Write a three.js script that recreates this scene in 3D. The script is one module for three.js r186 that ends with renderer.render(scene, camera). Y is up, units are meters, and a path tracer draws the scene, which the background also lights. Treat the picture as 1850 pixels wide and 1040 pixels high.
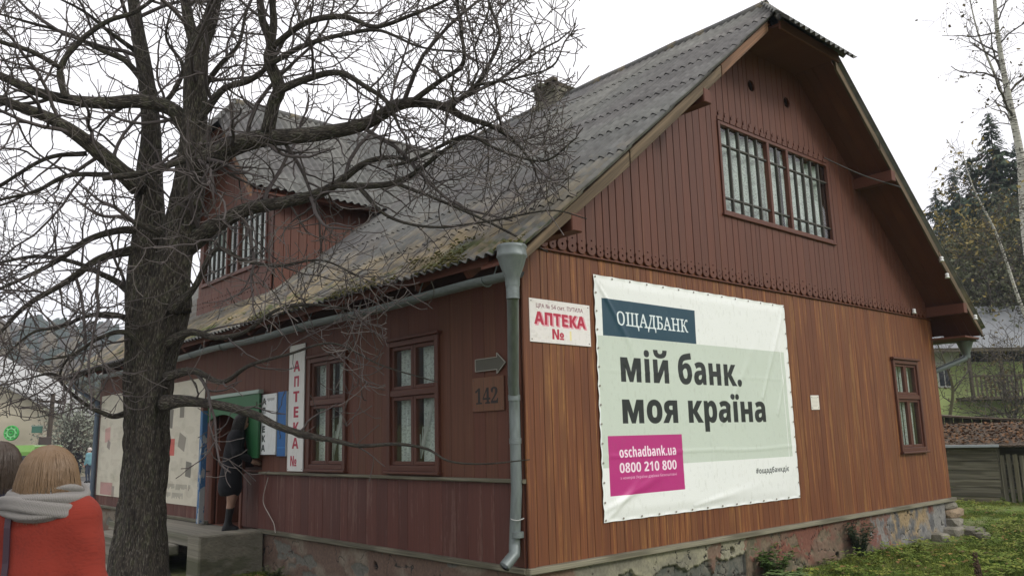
import * as THREE from 'three';
import { mergeGeometries } from 'three/addons/utils/BufferGeometryUtils.js';

// ---------------------------------------------------------------- camera, sky, sun, exposure
const scene = new THREE.Scene();
const V3 = (x, y, z) => new THREE.Vector3(x, y, z);
const CAM = V3(-4.97786, 1.64467, 5.47523), CF = V3(0.65310443, 0.18113545, -0.73528536), CR = V3(0.75049634, -0.02526433, 0.66039152), CU = V3(-0.10104382, 0.98313359, 0.15244174), FPX = 1472.18;
const camera = new THREE.PerspectiveCamera(2 * Math.atan(520 / FPX) * 180 / Math.PI, 1024 / 575, 0.1, 3000);
camera.position.copy(CAM);
camera.quaternion.setFromRotationMatrix(new THREE.Matrix4().makeBasis(CR, CU, CF.clone().negate()));
scene.add(camera);
const renderer = new THREE.WebGLRenderer({ antialias: true });
renderer.toneMapping = THREE.LinearToneMapping;
renderer.toneMappingExposure = 1.14;
renderer.shadowMap.enabled = true;
// value noise
function hash3(x, y, z) { let h = Math.imul(x, 374761393) + Math.imul(y, 668265263) + Math.imul(z, 1440662683); h = Math.imul(h ^ (h >>> 13), 1274126177); h ^= h >>> 16; return (h >>> 0) / 4294967296; }
function vn(x, y, z = 0) {
  const xi = Math.floor(x), yi = Math.floor(y), zi = Math.floor(z); let fx = x - xi, fy = y - yi, fz = z - zi;
  fx = fx * fx * (3 - 2 * fx); fy = fy * fy * (3 - 2 * fy);
  if (z === 0) { const a = hash3(xi, yi, 0), b = hash3(xi, yi + 1, 0), e = a + (hash3(xi + 1, yi, 0) - a) * fx; return e + (b + (hash3(xi + 1, yi + 1, 0) - b) * fx - e) * fy; }
  fz = fz * fz * (3 - 2 * fz);
  const L = (a, b, t) => a + (b - a) * t;
  const c = (i, j, k) => hash3(xi + i, yi + j, zi + k);
  const p = L(L(c(0, 0, 0), c(1, 0, 0), fx), L(c(0, 1, 0), c(1, 1, 0), fx), fy);
  if (fz === 0) return p;
  return L(p, L(L(c(0, 0, 1), c(1, 0, 1), fx), L(c(0, 1, 1), c(1, 1, 1), fx), fy), fz);
}
function fbm(x, y, z = 0, o = 4) { let s = 0, a = 0.5, n = 0; for (let i = 0; i < o; i++) { s += a * vn(x, y, z); n += a; a *= 0.5; x = x * 2.03 + 17.1; y = y * 2.03 + 5.7; z = z * 2.03 + (z ? 3.3 : 0); } return s / n; }
{ // overcast sky: a bright even cloud deck
  const w = 512, h = 256, d = new Float32Array(w * h * 4);
  for (let j = 0; j < h; j++) for (let i = 0; i < w; i++) {
    const el = (j + 0.5) / h * Math.PI - Math.PI / 2, az = (i + 0.5) / w * Math.PI * 2 - Math.PI;
    const x = Math.cos(el) * Math.cos(az), y = Math.sin(el), z = Math.cos(el) * Math.sin(az);
    const c = fbm(x * 2 + 9, y * 4 + 7, z * 2 + 5, 5);
    const L = y > -0.02 ? (1.02 + 0.26 * Math.max(0, y)) * (0.92 + 0.18 * c) : 0.5, k = (j * w + i) * 4;
    d[k] = L * 1.0; d[k + 1] = L * 0.985; d[k + 2] = L * 1.015; d[k + 3] = 1;
  }
  const t = new THREE.DataTexture(d, w, h, THREE.RGBAFormat, THREE.FloatType);
  t.mapping = THREE.EquirectangularReflectionMapping; t.magFilter = t.minFilter = THREE.LinearFilter; t.wrapS = THREE.RepeatWrapping; t.needsUpdate = true;
  scene.background = t; scene.environment = t;
}
const sun = new THREE.DirectionalLight(new THREE.Color().setRGB(1, 0.96, 0.9), 1.5);
sun.position.set(11, 22, 25); sun.target.position.set(2, 1, -3); sun.castShadow = true; sun.shadow.radius = 28;
sun.shadow.mapSize.set(2048, 2048); Object.assign(sun.shadow.camera, { left: -30, right: 30, top: 30, bottom: -30, near: 1, far: 120 });
scene.add(sun, sun.target);
scene.fog = new THREE.FogExp2(0xc4cfdc, 0.0007);

// ---------------------------------------------------------------- helpers
function RNG(s) { return () => { s = (s + 0x6d2b79f5) | 0; let t = Math.imul(s ^ (s >>> 15), 1 | s); t = (t + Math.imul(t ^ (t >>> 7), 61 | t)) ^ t; return ((t ^ (t >>> 14)) >>> 0) / 4294967296; }; }
const rnd = RNG(4242); const rr = (a, b) => a + (b - a) * rnd();
const clamp = (x, a = 0, b = 1) => Math.min(b, Math.max(a, x)), sm = (a, b, x) => { x = clamp((x - a) / (b - a)); return x * x * (3 - 2 * x); }, mix = (a, b, t) => a + (b - a) * t;
const mix3 = (a, b, t) => [mix(a[0], b[0], t), mix(a[1], b[1], t), mix(a[2], b[2], t)];
const rayDir = (u, v) => CF.clone().addScaledVector(CR, (u - 925) / FPX).addScaledVector(CU, -(v - 520) / FPX);
const at = (u, v, depth) => CAM.clone().addScaledVector(rayDir(u, v), depth);           // photo pixel + distance
const onPlane = (u, v, ax, val) => { const d = rayDir(u, v); return CAM.clone().addScaledVector(d, (val - CAM[ax]) / d[ax]); };
const used = {};
const numbered = (n) => { used[n] = (used[n] || 0) + 1; return used[n] === 1 ? n : n + '_' + String(used[n] - 1).padStart(3, '0'); };
function add(parent, name, geo, mat, pos) { const m = new THREE.Mesh(geo, mat); m.name = parent === scene ? numbered(name) : name; m.castShadow = m.receiveShadow = true; if (pos) m.position.copy(pos); parent.add(m); return m; }
function thing(name, label, category, pos, turn = 0, group) { const g = new THREE.Group(); g.name = numbered(name); if (pos) g.position.copy(pos); g.rotation.y = turn; g.userData = { label, category }; if (group) g.userData.group = group; scene.add(g); return g; }
function tag(o, label, category, group) { o.userData.label = label; o.userData.category = category; if (group) o.userData.group = group; return o; }
function structure(name, geo, mat, label) { const m = add(scene, name, geo, mat); m.userData = { kind: 'structure', label, category: name }; return m; }
const s8 = (x) => { x = clamp(x); return 255 * (x <= 0.0031308 ? x * 12.92 : 1.055 * Math.pow(x, 1 / 2.4) - 0.055); };
function tex(w, h, fn, srgb = true) { // fn(x01, y01) -> linear rgb
  const d = new Uint8Array(w * h * 4);
  for (let j = 0; j < h; j++) for (let i = 0; i < w; i++) { const c = fn((i + 0.5) / w, (j + 0.5) / h), k = (j * w + i) * 4; for (let q = 0; q < 3; q++) d[k + q] = srgb ? s8(c[q]) : clamp(c[q]) * 255; d[k + 3] = 255; }
  const t = new THREE.DataTexture(d, w, h); t.colorSpace = srgb ? THREE.SRGBColorSpace : THREE.NoColorSpace; t.wrapS = t.wrapT = THREE.RepeatWrapping; t.magFilter = THREE.LinearFilter; t.minFilter = THREE.LinearMipmapLinearFilter; t.generateMipmaps = true; t.needsUpdate = true; return t;
}
const bw = (w, h, fn) => tex(w, h, (x, y) => { const v = fn(x, y); return [v, v, v]; }, false);
const lin = (r, g, b) => new THREE.Color().setRGB(r, g, b);
const M = (c, rough = 0.8, ex = {}) => new THREE.MeshStandardMaterial({ color: Array.isArray(c) ? lin(...c) : (c || lin(1, 1, 1)), roughness: rough, ...ex });
const tn = (fx, fy, p, o = 4) => (x, y) => { // noise that tiles: cross-faded near the seam
  const tx = sm(0.8, 1, x), ty = sm(0.8, 1, y), q = (dx, dy) => fbm((x - dx) * fx + p, (y - dy) * fy + p, 0, o);
  if (!tx && !ty) return q(0, 0); if (!ty) return mix(q(0, 0), q(1, 0), tx); if (!tx) return mix(q(0, 0), q(0, 1), ty);
  return mix(mix(q(0, 0), q(1, 0), tx), mix(q(0, 1), q(1, 1), tx), ty);
};
// general geometry
function fromTris(pos, uv) { const g = new THREE.BufferGeometry(); g.setAttribute('position', new THREE.Float32BufferAttribute(pos, 3)); if (uv) g.setAttribute('uv', new THREE.Float32BufferAttribute(uv, 2)); g.computeVertexNormals(); return g; }
// a slab cut to an outline: polygon (a, b), thickness t, chamfer ch on the front edges; map turns (a, b, n) into a place
const GABLE = (z = 0) => (a, b, n) => [a, b, z + n], FRONT = (x = 0) => (a, b, n) => [x - n, b, a];
function slab(poly, n0, n1, ch, map, { hole = [], uvo = null, uvs = 1, back = false } = {}) {
  const pos = [], uv = [], N = poly.length, o = uvo || [rr(0, 9), rr(0, 9)]; let gd = [0, 1], gl = 0; poly.forEach((p, i) => { const q = poly[(i + 1) % N], l = Math.hypot(q[0] - p[0], q[1] - p[1]); if (l > gl + 1e-4) { gl = l; gd = [(q[0] - p[0]) / l, (q[1] - p[1]) / l]; } });
  const put = (a, b, n, ua, ub) => { pos.push(...map(a, b, n)); const A_ = ua ?? a, B_ = ub ?? b; uv.push((A_ * gd[1] - B_ * gd[0]) * uvs + o[0], (A_ * gd[0] + B_ * gd[1]) * uvs * 0.5 + o[1]); };
  const inset = poly.map((p, i) => {
    const q = poly[(i + N - 1) % N], r = poly[(i + 1) % N]; let e1 = [p[0] - q[0], p[1] - q[1]], e2 = [r[0] - p[0], r[1] - p[1]]; const l1 = Math.hypot(...e1) || 1, l2 = Math.hypot(...e2) || 1;
    const n1_ = [-e1[1] / l1, e1[0] / l1], n2_ = [-e2[1] / l2, e2[0] / l2]; const k = ch / Math.max(0.35, 1 + n1_[0] * n2_[0] + n1_[1] * n2_[1]); return [p[0] + (n1_[0] + n2_[0]) * k, p[1] + (n1_[1] + n2_[1]) * k];
  });
  const holes = hole.map((h) => h.map((p) => new THREE.Vector2(...p)));
  const flat = [...inset, ...hole.flat()];
  for (const f of THREE.ShapeUtils.triangulateShape(inset.map((p) => new THREE.Vector2(...p)), holes)) {
    const A = flat[f[0]], B = flat[f[1]], C = flat[f[2]], cw = (B[0] - A[0]) * (C[1] - A[1]) - (B[1] - A[1]) * (C[0] - A[0]) < 0;
    for (const q of cw ? [A, C, B] : [A, B, C]) put(q[0], q[1], n1);
    if (back) for (const q of cw ? [A, B, C] : [A, C, B]) put(q[0], q[1], n0);
  }
  const ring = (P, na, Q, nb) => { const K = P.length; for (let i = 0; i < K; i++) { const a = P[i], b = P[(i + 1) % K], c = Q[(i + 1) % K], d = Q[i]; const dx = Math.abs(b[0] - a[0]) < 1e-4 ? 0.03 : 0; for (const [p, n] of [[a, na], [b, na], [c, nb], [a, na], [c, nb], [d, nb]]) put(p[0], p[1], n, p[0] + dx * (n - na), p[1]); } };
  ring(poly, n0, poly, n1 - ch); if (ch > 0) ring(poly, n1 - ch, inset, n1);
  for (const h of hole) ring([...h].reverse(), n0, [...h].reverse(), n1);
  return fromTris(pos, uv);
}
const rect = (a0, a1, b0, b1) => [[a0, b0], [a1, b0], [a1, b1], [a0, b1]];
const circle = (a, b, r, k = 14) => Array.from({ length: k }, (_, i) => [a + r * Math.cos(i / k * 6.2832), b + r * Math.sin(i / k * 6.2832)]);
// box with chamfered edges, centred, uv in metres
function cbox(w, h, d, ch = 0.006) {
  const g = slab(rect(-w / 2, w / 2, -h / 2, h / 2), -d / 2 + ch, d / 2, ch, (a, b, n) => [a, b, n]);
  const bk = slab(rect(-w / 2, w / 2, -h / 2, h / 2), 0, ch, ch, (a, b, n) => [-a, b, -(d / 2 - ch) - n]);
  return mergeGeometries([g, bk]);
}
const xf = (g, { p = [0, 0, 0], r = [0, 0, 0], s = [1, 1, 1] } = {}) => { g.applyMatrix4(new THREE.Matrix4().compose(V3(...p), new THREE.Quaternion().setFromEuler(new THREE.Euler(...r)), V3(...s))); return g; };
// a bar between two points
function bar(a, b, w, h, ch = 0.004) { const d = b.clone().sub(a), L = d.length(); const g = cbox(w, h, L, ch); const m = new THREE.Matrix4().lookAt(b, a, Math.abs(d.y) > 0.95 * L ? V3(1, 0, 0) : V3(0, 1, 0)); g.applyMatrix4(m); g.translate((a.x + b.x) / 2, (a.y + b.y) / 2, (a.z + b.z) / 2); return g; }
// smooth tube with changing radius
function tube(pts, rad, sides = 6, cap = true, bump = null, uvL = 1) {
  const n = pts.length, pos = [], nor = [], uv = [], idx = []; let T = pts[1].clone().sub(pts[0]).normalize(), Nn = Math.abs(T.y) < 0.9 ? V3(0, 1, 0) : V3(1, 0, 0); Nn.addScaledVector(T, -Nn.dot(T)).normalize(); let len = 0;
  for (let i = 0; i < n; i++) {
    const t2 = (i < n - 1 ? pts[i + 1].clone().sub(pts[i]) : pts[i].clone().sub(pts[i - 1])).normalize(); if (i && i < n - 1) t2.add(pts[i].clone().sub(pts[i - 1]).normalize()).normalize();
    Nn.addScaledVector(t2, -Nn.dot(t2)).normalize(); const B = t2.clone().cross(Nn); if (i) len += pts[i].distanceTo(pts[i - 1]);
    for (let k = 0; k <= sides; k++) { const a = k / sides * 6.28318, c = Math.cos(a), s = Math.sin(a); const d = Nn.clone().multiplyScalar(c).addScaledVector(B, s); let r = rad[i]; if (bump) r = bump(r, a, len, i); pos.push(pts[i].x + d.x * r, pts[i].y + d.y * r, pts[i].z + d.z * r); nor.push(d.x, d.y, d.z); uv.push(k / sides * Math.max(1, Math.round(rad[0] * 6.28 * uvL)), len * uvL); }
  }
  for (let i = 0; i < n - 1; i++) for (let k = 0; k < sides; k++) { const a = i * (sides + 1) + k, b = a + sides + 1; idx.push(a, a + 1, b, b, a + 1, b + 1); }
  if (cap) for (const e of [0, n - 1]) { const c = pos.length / 3; pos.push(pts[e].x, pts[e].y, pts[e].z); const t = e ? 1 : -1; nor.push(0, t, 0); uv.push(0, 0); for (let k = 0; k < sides; k++) { const a = e * (sides + 1) + k; if (e) idx.push(c, a, a + 1); else idx.push(c, a + 1, a); } }
  const g = new THREE.BufferGeometry(); g.setAttribute('position', new THREE.Float32BufferAttribute(pos, 3)); g.setAttribute('normal', new THREE.Float32BufferAttribute(nor, 3)); g.setAttribute('uv', new THREE.Float32BufferAttribute(uv, 2)); g.setIndex(idx); if (bump) g.computeVertexNormals(); return g;
}
function spline(pts, seg) { const c = new THREE.CatmullRomCurve3(pts, false, 'centripetal'); return c.getPoints(seg); }
// isosurface of a distance field (surface nets)
function isoMesh(f, lo, hi, cell) {
  const n = [0, 1, 2].map((k) => Math.ceil((hi[k] - lo[k]) / cell) + 1), [nx, ny, nz] = n, F = new Float32Array(nx * ny * nz), id = (i, j, k) => i + nx * (j + ny * k);
  for (let k = 0; k < nz; k++) for (let j = 0; j < ny; j++) for (let i = 0; i < nx; i++) F[id(i, j, k)] = f(lo[0] + i * cell, lo[1] + j * cell, lo[2] + k * cell);
  const vi = new Int32Array(nx * ny * nz).fill(-1), pos = [], idx = [];
  for (let k = 0; k < nz - 1; k++) for (let j = 0; j < ny - 1; j++) for (let i = 0; i < nx - 1; i++) {
    let c = 0, x = 0, y = 0, z = 0; const v = []; for (let q = 0; q < 8; q++) v.push(F[id(i + (q & 1), j + (q >> 1 & 1), k + (q >> 2))]);
    if (v.every((e) => e < 0) || v.every((e) => e >= 0)) continue;
    for (const [a, b] of [[0, 1], [2, 3], [4, 5], [6, 7], [0, 2], [1, 3], [4, 6], [5, 7], [0, 4], [1, 5], [2, 6], [3, 7]]) if ((v[a] < 0) !== (v[b] < 0)) { const t = v[a] / (v[a] - v[b]); x += mix(a & 1, b & 1, t); y += mix(a >> 1 & 1, b >> 1 & 1, t); z += mix(a >> 2, b >> 2, t); c++; }
    vi[id(i, j, k)] = pos.length / 3; pos.push(lo[0] + (i + x / c) * cell, lo[1] + (j + y / c) * cell, lo[2] + (k + z / c) * cell);
  }
  const quad = (a, b, c, d, s) => { if (a < 0 || b < 0 || c < 0 || d < 0) return; if (s) idx.push(a, b, c, a, c, d); else idx.push(a, c, b, a, d, c); };
  for (let k = 1; k < nz - 1; k++) for (let j = 1; j < ny - 1; j++) for (let i = 1; i < nx - 1; i++) {
    const s = F[id(i, j, k)] < 0;
    if (s !== F[id(i + 1, j, k)] < 0) quad(vi[id(i, j - 1, k - 1)], vi[id(i, j, k - 1)], vi[id(i, j, k)], vi[id(i, j - 1, k)], s);
    if (s !== F[id(i, j + 1, k)] < 0) quad(vi[id(i - 1, j, k - 1)], vi[id(i - 1, j, k)], vi[id(i, j, k)], vi[id(i, j, k - 1)], s);
    if (s !== F[id(i, j, k + 1)] < 0) quad(vi[id(i - 1, j - 1, k)], vi[id(i, j - 1, k)], vi[id(i, j, k)], vi[id(i - 1, j, k)], s);
  }
  const g = new THREE.BufferGeometry(); g.setAttribute('position', new THREE.Float32BufferAttribute(pos, 3)); g.setIndex(idx); g.computeVertexNormals(); return g;
}
function canvasTex(w, h, draw) { const c = document.createElement('canvas'); c.width = w; c.height = h; const x = c.getContext('2d'); draw(x, w, h); const t = new THREE.CanvasTexture(c); t.colorSpace = THREE.SRGBColorSpace; t.anisotropy = 8; return t; }
const mapUV = (g, f) => { const p = g.attributes.position, uv = []; for (let i = 0; i < p.count; i++) uv.push(...f(p.getX(i), p.getY(i), p.getZ(i))); g.setAttribute('uv', new THREE.Float32BufferAttribute(uv, 2)); return g; };
function stoneGeo(sx, sy, sz, seed) { const g = new THREE.IcosahedronGeometry(1, 1), p = g.attributes.position; for (let i = 0; i < p.count; i++) { const v = V3().fromBufferAttribute(p, i), k = 0.75 + 0.5 * fbm(v.x * 1.3 + seed * 7.1 + 20, v.y * 1.3 + 20, v.z * 1.3 + 20, 3); const q = (t) => Math.sign(t) * Math.pow(Math.abs(t), 0.55); p.setXYZ(i, q(v.x) * sx * k, q(v.y) * sy * k, q(v.z) * sz * k); } g.computeVertexNormals(); return mapUV(g, (x, y, z) => [x + z, y + z]); }

// ---------------------------------------------------------------- materials
const WN = [tn(26, 3, 3.1, 3), tn(110, 5, 8.7, 2), tn(7, 4, 1.7, 3), tn(60, 40, 4.2, 2)].map((f) => { const d = new Float32Array(512 * 1024); for (let j = 0; j < 1024; j++) for (let i = 0; i < 512; i++) d[j * 512 + i] = f((i + 0.5) / 512, (j + 0.5) / 1024); return d; });
const wood = (fn) => tex(512, 1024, (x, y) => { const k = Math.floor(y * 1024) * 512 + Math.floor(x * 512); return fn(WN[0][k], WN[1][k], WN[2][k], WN[3][k]); });
const woodBump = bw(512, 1024, (x, y) => { const k = Math.floor(y * 1024) * 512 + Math.floor(x * 512); return 0.7 * WN[1][k] + 0.3 * WN[3][k]; });
// weathered stain, worn through to ochre wood
const tGable = wood((a, b, c, d) => { const worn = sm(0.46, 0.72, 0.55 * a + 0.25 * b + 0.2 * c), k = 0.72 + 0.55 * b; return mix3([0.148 * k, 0.046 * k, 0.0135 * k], [0.29 * k, 0.125 * k, 0.032 * k], worn * (0.3 + 0.7 * d)); });
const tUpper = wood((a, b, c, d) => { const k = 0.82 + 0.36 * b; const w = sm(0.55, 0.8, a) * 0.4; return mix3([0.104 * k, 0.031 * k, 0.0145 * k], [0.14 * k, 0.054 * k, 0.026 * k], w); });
const tWains = wood((a, b, c, d) => { const k = 0.82 + 0.36 * b; const w = sm(0.52, 0.78, 0.75 * a + 0.25 * d) * 0.75; return mix3([0.092 * k, 0.026 * k, 0.017 * k], [0.22 * k, 0.14 * k, 0.11 * k], w * 0.5); });
const tGrey = wood((a, b, c, d) => { const k = 0.6 + 0.8 * b; return mix3([0.115 * k, 0.105 * k, 0.07 * k], [0.2 * k, 0.185 * k, 0.13 * k], sm(0.35, 0.7, a)); });
const wm = (t, tint, rough = 0.75, bs = 0.0012) => M(lin(...tint), rough, { map: t, bumpMap: woodBump, bumpScale: bs });
const mGable = [[1, 1, 1], [0.93, 0.92, 0.92], [1.05, 1.04, 1.0], [0.97, 1.05, 1.05], [0.86, 0.82, 0.82]].map((t) => wm(tGable, t, 0.62));
const mUpper = [[1, 1, 1], [0.92, 0.92, 0.94], [1.06, 1.04, 1.02]].map((t) => wm(tUpper, t, 0.6));
const mFront = [[1, 1, 1], [0.93, 0.93, 0.93], [1.04, 1.08, 1.04], [0.98, 1.12, 1.04]].map((t) => wm(tUpper, t, 0.65));
const mWains = [[1, 1, 1], [0.88, 0.85, 0.85], [1.1, 1.1, 1.1]].map((t) => wm(tWains, t, 0.6));
const mGreyWood = [[1, 1, 1], [0.8, 0.8, 0.8], [1.15, 1.12, 1.05]].map((t) => wm(tGrey, t, 0.85, 0.002));
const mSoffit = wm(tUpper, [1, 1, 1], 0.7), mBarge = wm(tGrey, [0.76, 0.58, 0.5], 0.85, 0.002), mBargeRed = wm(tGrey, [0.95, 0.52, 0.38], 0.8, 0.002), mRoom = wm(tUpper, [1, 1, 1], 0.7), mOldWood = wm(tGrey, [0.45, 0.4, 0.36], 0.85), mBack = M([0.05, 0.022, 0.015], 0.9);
const mFrame = wm(tUpper, [0.95, 0.9, 0.9], 0.5), mMuntin = M([0.055, 0.05, 0.042], 0.6), mWinRed = wm(tUpper, [0.8, 0.78, 0.82], 0.55);
const glass = new THREE.MeshPhysicalMaterial({ color: lin(0.9, 0.95, 0.93), transmission: 1, thickness: 0, roughness: 0.03, ior: 1.5 });
const tLace = tex(256, 256, (x, y) => { const f = 0.5 + 0.5 * Math.sin(x * 31.4 + 3 * fbm(x * 3, y * 3 + 4)), k = vn(x * 50, y * 50) > 0.62 ? 0.7 : 1; return [0.8 * k * (0.85 + 0.15 * f), 0.84 * k * (0.85 + 0.15 * f), 0.8 * k * (0.85 + 0.15 * f)]; });
const mLace = new THREE.MeshPhysicalMaterial({ map: tLace, roughness: 1, transmission: 0.25, thickness: 0 });
const zincN = tn(14, 10, 2.2); const mZinc = M([1, 1, 1], 0.45, { metalness: 0.35, map: tex(256, 256, (x, y) => { const k = 0.75 + 0.5 * zincN(x, y); return [0.165 * k, 0.19 * k, 0.185 * k]; }) });
const conS = tn(5, 5, 15.5), conN = tn(10, 10, 5.5), conF = tn(60, 60, 6.5); const tCon = tex(512, 512, (x, y) => { const k = 0.45 + 0.6 * conN(x, y) + 0.55 * conF(x, y); return mix3([0.2 * k, 0.185 * k, 0.14 * k], [0.075 * k, 0.08 * k, 0.04 * k], sm(0.5, 0.66, conS(x, y)) * 0.7); });
const mCon = M([1, 1, 1], 0.95, { map: tCon, bumpMap: bw(512, 512, (x, y) => conF(x, y)), bumpScale: 0.006 });
const mStone = [[1, 1, 1.05], [0.75, 0.75, 0.75], [1.3, 1.05, 0.9], [0.42, 0.36, 0.33]].map((t) => M(t, 0.95, { map: tCon, bumpMap: mCon.bumpMap, bumpScale: 0.008 }));

// ---------------------------------------------------------------- ground and hills
const hillH = (x, z) => { // gentle yard, bank rising behind the sheds on the right, wooded hill far off
  const right = sm(16, 34, x + 0.25 * z + 2) * 2.2 + sm(30, 120, x + 0.1 * z) * 16 + sm(120, 500, x) * 60;
  const far = sm(120, 430, -z - 0.1 * Math.abs(x)) * (44 + 26 * fbm(x * 0.006 + 3, z * 0.004 + 8));
  return Math.max(right * sm(70, -10, -z - x), far);
};
const groundH = (x, z) => { const near = Math.hypot(x, z) < 60; const inHouse = x > -0.05 && x < 9.2 && z < 0.05 && z > -13.4; return hillH(x, z) + (near && !inHouse ? (fbm(x * 0.5 + 40, z * 0.5 + 40) - 0.5) * 0.1 : 0) - 0.01; };
{
  const xs = [], zs = []; for (let i = -60; i <= 60; i++) { const t = i / 60; xs.push(Math.sign(t) * (Math.pow(Math.abs(t), 3.2) * 1100 + Math.abs(t) * 30)); zs.push(Math.sign(t) * (Math.pow(Math.abs(t), 3.2) * 1100 + Math.abs(t) * 30)); }
  const pos = [], idx = [], uv = [], n = xs.length; for (const z of zs) for (const x of xs) { pos.push(x, groundH(x, z), z); uv.push(x / 6, z / 6); }
  for (let j = 0; j < n - 1; j++) for (let i = 0; i < n - 1; i++) { const a = j * n + i; idx.push(a, a + n, a + 1, a + 1, a + n, a + n + 1); }
  const g = new THREE.BufferGeometry(); g.setAttribute('position', new THREE.Float32BufferAttribute(pos, 3)); g.setAttribute('uv', new THREE.Float32BufferAttribute(uv, 2)); g.setIndex(idx); g.computeVertexNormals();
  const n1 = tn(9, 9, 12.3), n2 = tn(70, 70, 3.3), n3 = tn(4, 4, 7.7);
  const t = tex(1024, 1024, (x, y) => { const k = 0.6 + 0.8 * n2(x, y), e = sm(0.45, 0.65, 0.6 * n1(x, y) + 0.4 * n3(x, y)); return mix3([0.1 * k, 0.14 * k, 0.022 * k], [0.13 * k, 0.11 * k, 0.05 * k], e * 0.7); });
  structure('ground', g, M([1, 1, 1], 1, { map: t, bumpMap: bw(512, 512, n2), bumpScale: 0.03 }), 'grassy yard ground with bare earth patches around the wooden house');
  // the street and square beyond the house
  const rp = []; const P = [[-2.2, 6], [-1.2, -14.5], [14, -30], [30, -75], [-30, -75], [-22, -14], [-12, 6]]; for (const q of P) rp.push(new THREE.Vector2(q[0], -q[1]));
  const rg = new THREE.ShapeGeometry(new THREE.Shape(rp)); rg.rotateX(-Math.PI / 2); rg.translate(0, 0.055, 0); mapUV(rg, (x, y, z) => [x / 5, z / 5]);
  const a1 = tn(8, 8, 2.9), a2 = tn(90, 90, 6.1);
  structure('road', rg, M([1, 1, 1], 0.95, { map: tex(512, 512, (x, y) => { const k = 0.55 + 0.5 * a1(x, y) + 0.4 * a2(x, y); return [0.17 * k, 0.165 * k, 0.155 * k]; }) }), 'pale dusty street surface running past the wooden house');
}

// ---------------------------------------------------------------- the wooden house
const W = 9.167, L = 13.374, PB = 0.5, TOP = 3.45, RT = 0.825, EX = -0.5, EY = 3.21, RX = W / 2, RY = EY + RT * (RX - EX);
const roofTop = (x) => EY + RT * ((x < RX ? x : W - x) - EX), under = (x) => Math.min(6.7, roofTop(x) - 0.12);
const house = thing('wooden_house', 'large brown wooden house with corrugated grey half-hipped roof and dormer', 'house', V3(0, 0, 0));
function fill(breaks, w, r = RNG(breaks.length * 31 + 7)) { const out = []; for (let i = 0; i < breaks.length - 1; i++) { const a = breaks[i], b = breaks[i + 1]; if (b - a < 1e-3) continue; const n = Math.max(1, Math.round((b - a) / w)); let ws = Array.from({ length: n }, () => 0.82 + 0.36 * r()); const s = ws.reduce((p, q) => p + q); let x = a; for (const k of ws) { const e = x + k / s * (b - a); out.push([x, e]); x = e; } } return out; }
const pick = (arr) => arr[Math.floor(rnd() * arr.length)];
// boards of one wall: openings are [a0,a1,b0,b1]; bot/top are functions of a
function boards(parent, name, mats, map, spans, bot, top, open, t, { gap = 0.003, ch = 0.003, scal = 0, hole = {} } = {}) {
  for (const [a0, a1] of spans) {
    let runs = [[null, null]]; const mid = (a0 + a1) / 2; const mat = pick(mats), jt = rr(-0.0015, 0.002);
    for (const o of open) if (mid > o[0] && mid < o[1]) runs = runs.flatMap(([b, c]) => { const bb = b ?? bot(mid), cc = c ?? top(mid); if (o[3] <= bb || o[2] >= cc) return [[b, c]]; const r = []; if (o[2] - bb > 0.03) r.push([b, o[2]]); if (cc - o[3] > 0.03) r.push([o[3], c]); return r; });
    for (const [b, c] of runs) {
      const x0 = a0 + gap / 2, x1 = a1 - gap / 2, b0 = b ?? bot(x0), b1 = b ?? bot(x1), c0 = c ?? top(x0), c1 = c ?? top(x1); if (c0 - b0 < 0.02 && c1 - b1 < 0.02) continue;
      let poly = [[x0, b0], [x1, b1], [x1, Math.max(c1, b1 + 0.01)], [x0, Math.max(c0, b0 + 0.01)]]; const hs = [];
      if (scal && b === null) { const w = x1 - x0, r = w * 0.5, cy = b0 + r * 0.95; poly = []; poly.push([x0, cy + r * 0.75], [x0 + w * 0.09, cy + r * 0.62], [x0 + w * 0.02, cy]); for (let i = 1; i < 8; i++) { const q = Math.PI + i / 8 * Math.PI; poly.push([mid + r * 0.98 * Math.cos(q), cy + r * 0.95 * Math.sin(q)]); } poly.push([x1 - w * 0.02, cy], [x1 - w * 0.09, cy + r * 0.62], [x1, cy + r * 0.75], [x1, c1], [x0, c0]); hs.push(circle(mid, cy + r * 0.05, r * 0.22, 7), circle(mid, cy + r * 1.25, r * 0.16, 6)); }
      for (const h of hole[mid.toFixed(3)] || []) if (h[1] > Math.max(b0, b1) && h[1] < Math.min(c0, c1)) hs.push(circle(...h));
      add(parent, name, slab(poly, 0, t + jt, ch, map, { hole: hs }), mat);
    }
  }
}
const frameBars = (map, a0, a1, b0, b1, w, n0, n1, ch = 0.005) => mergeGeometries([slab(rect(a0, a0 + w, b0, b1), n0, n1, ch, map, { back: true }), slab(rect(a1 - w, a1, b0, b1), n0, n1, ch, map, { back: true }), slab(rect(a0 + w, a1 - w, b0, b0 + w), n0, n1 - 0.002, ch, map, { back: true }), slab(rect(a0 + w, a1 - w, b1 - w, b1), n0, n1 - 0.002, ch, map, { back: true })]);
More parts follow.
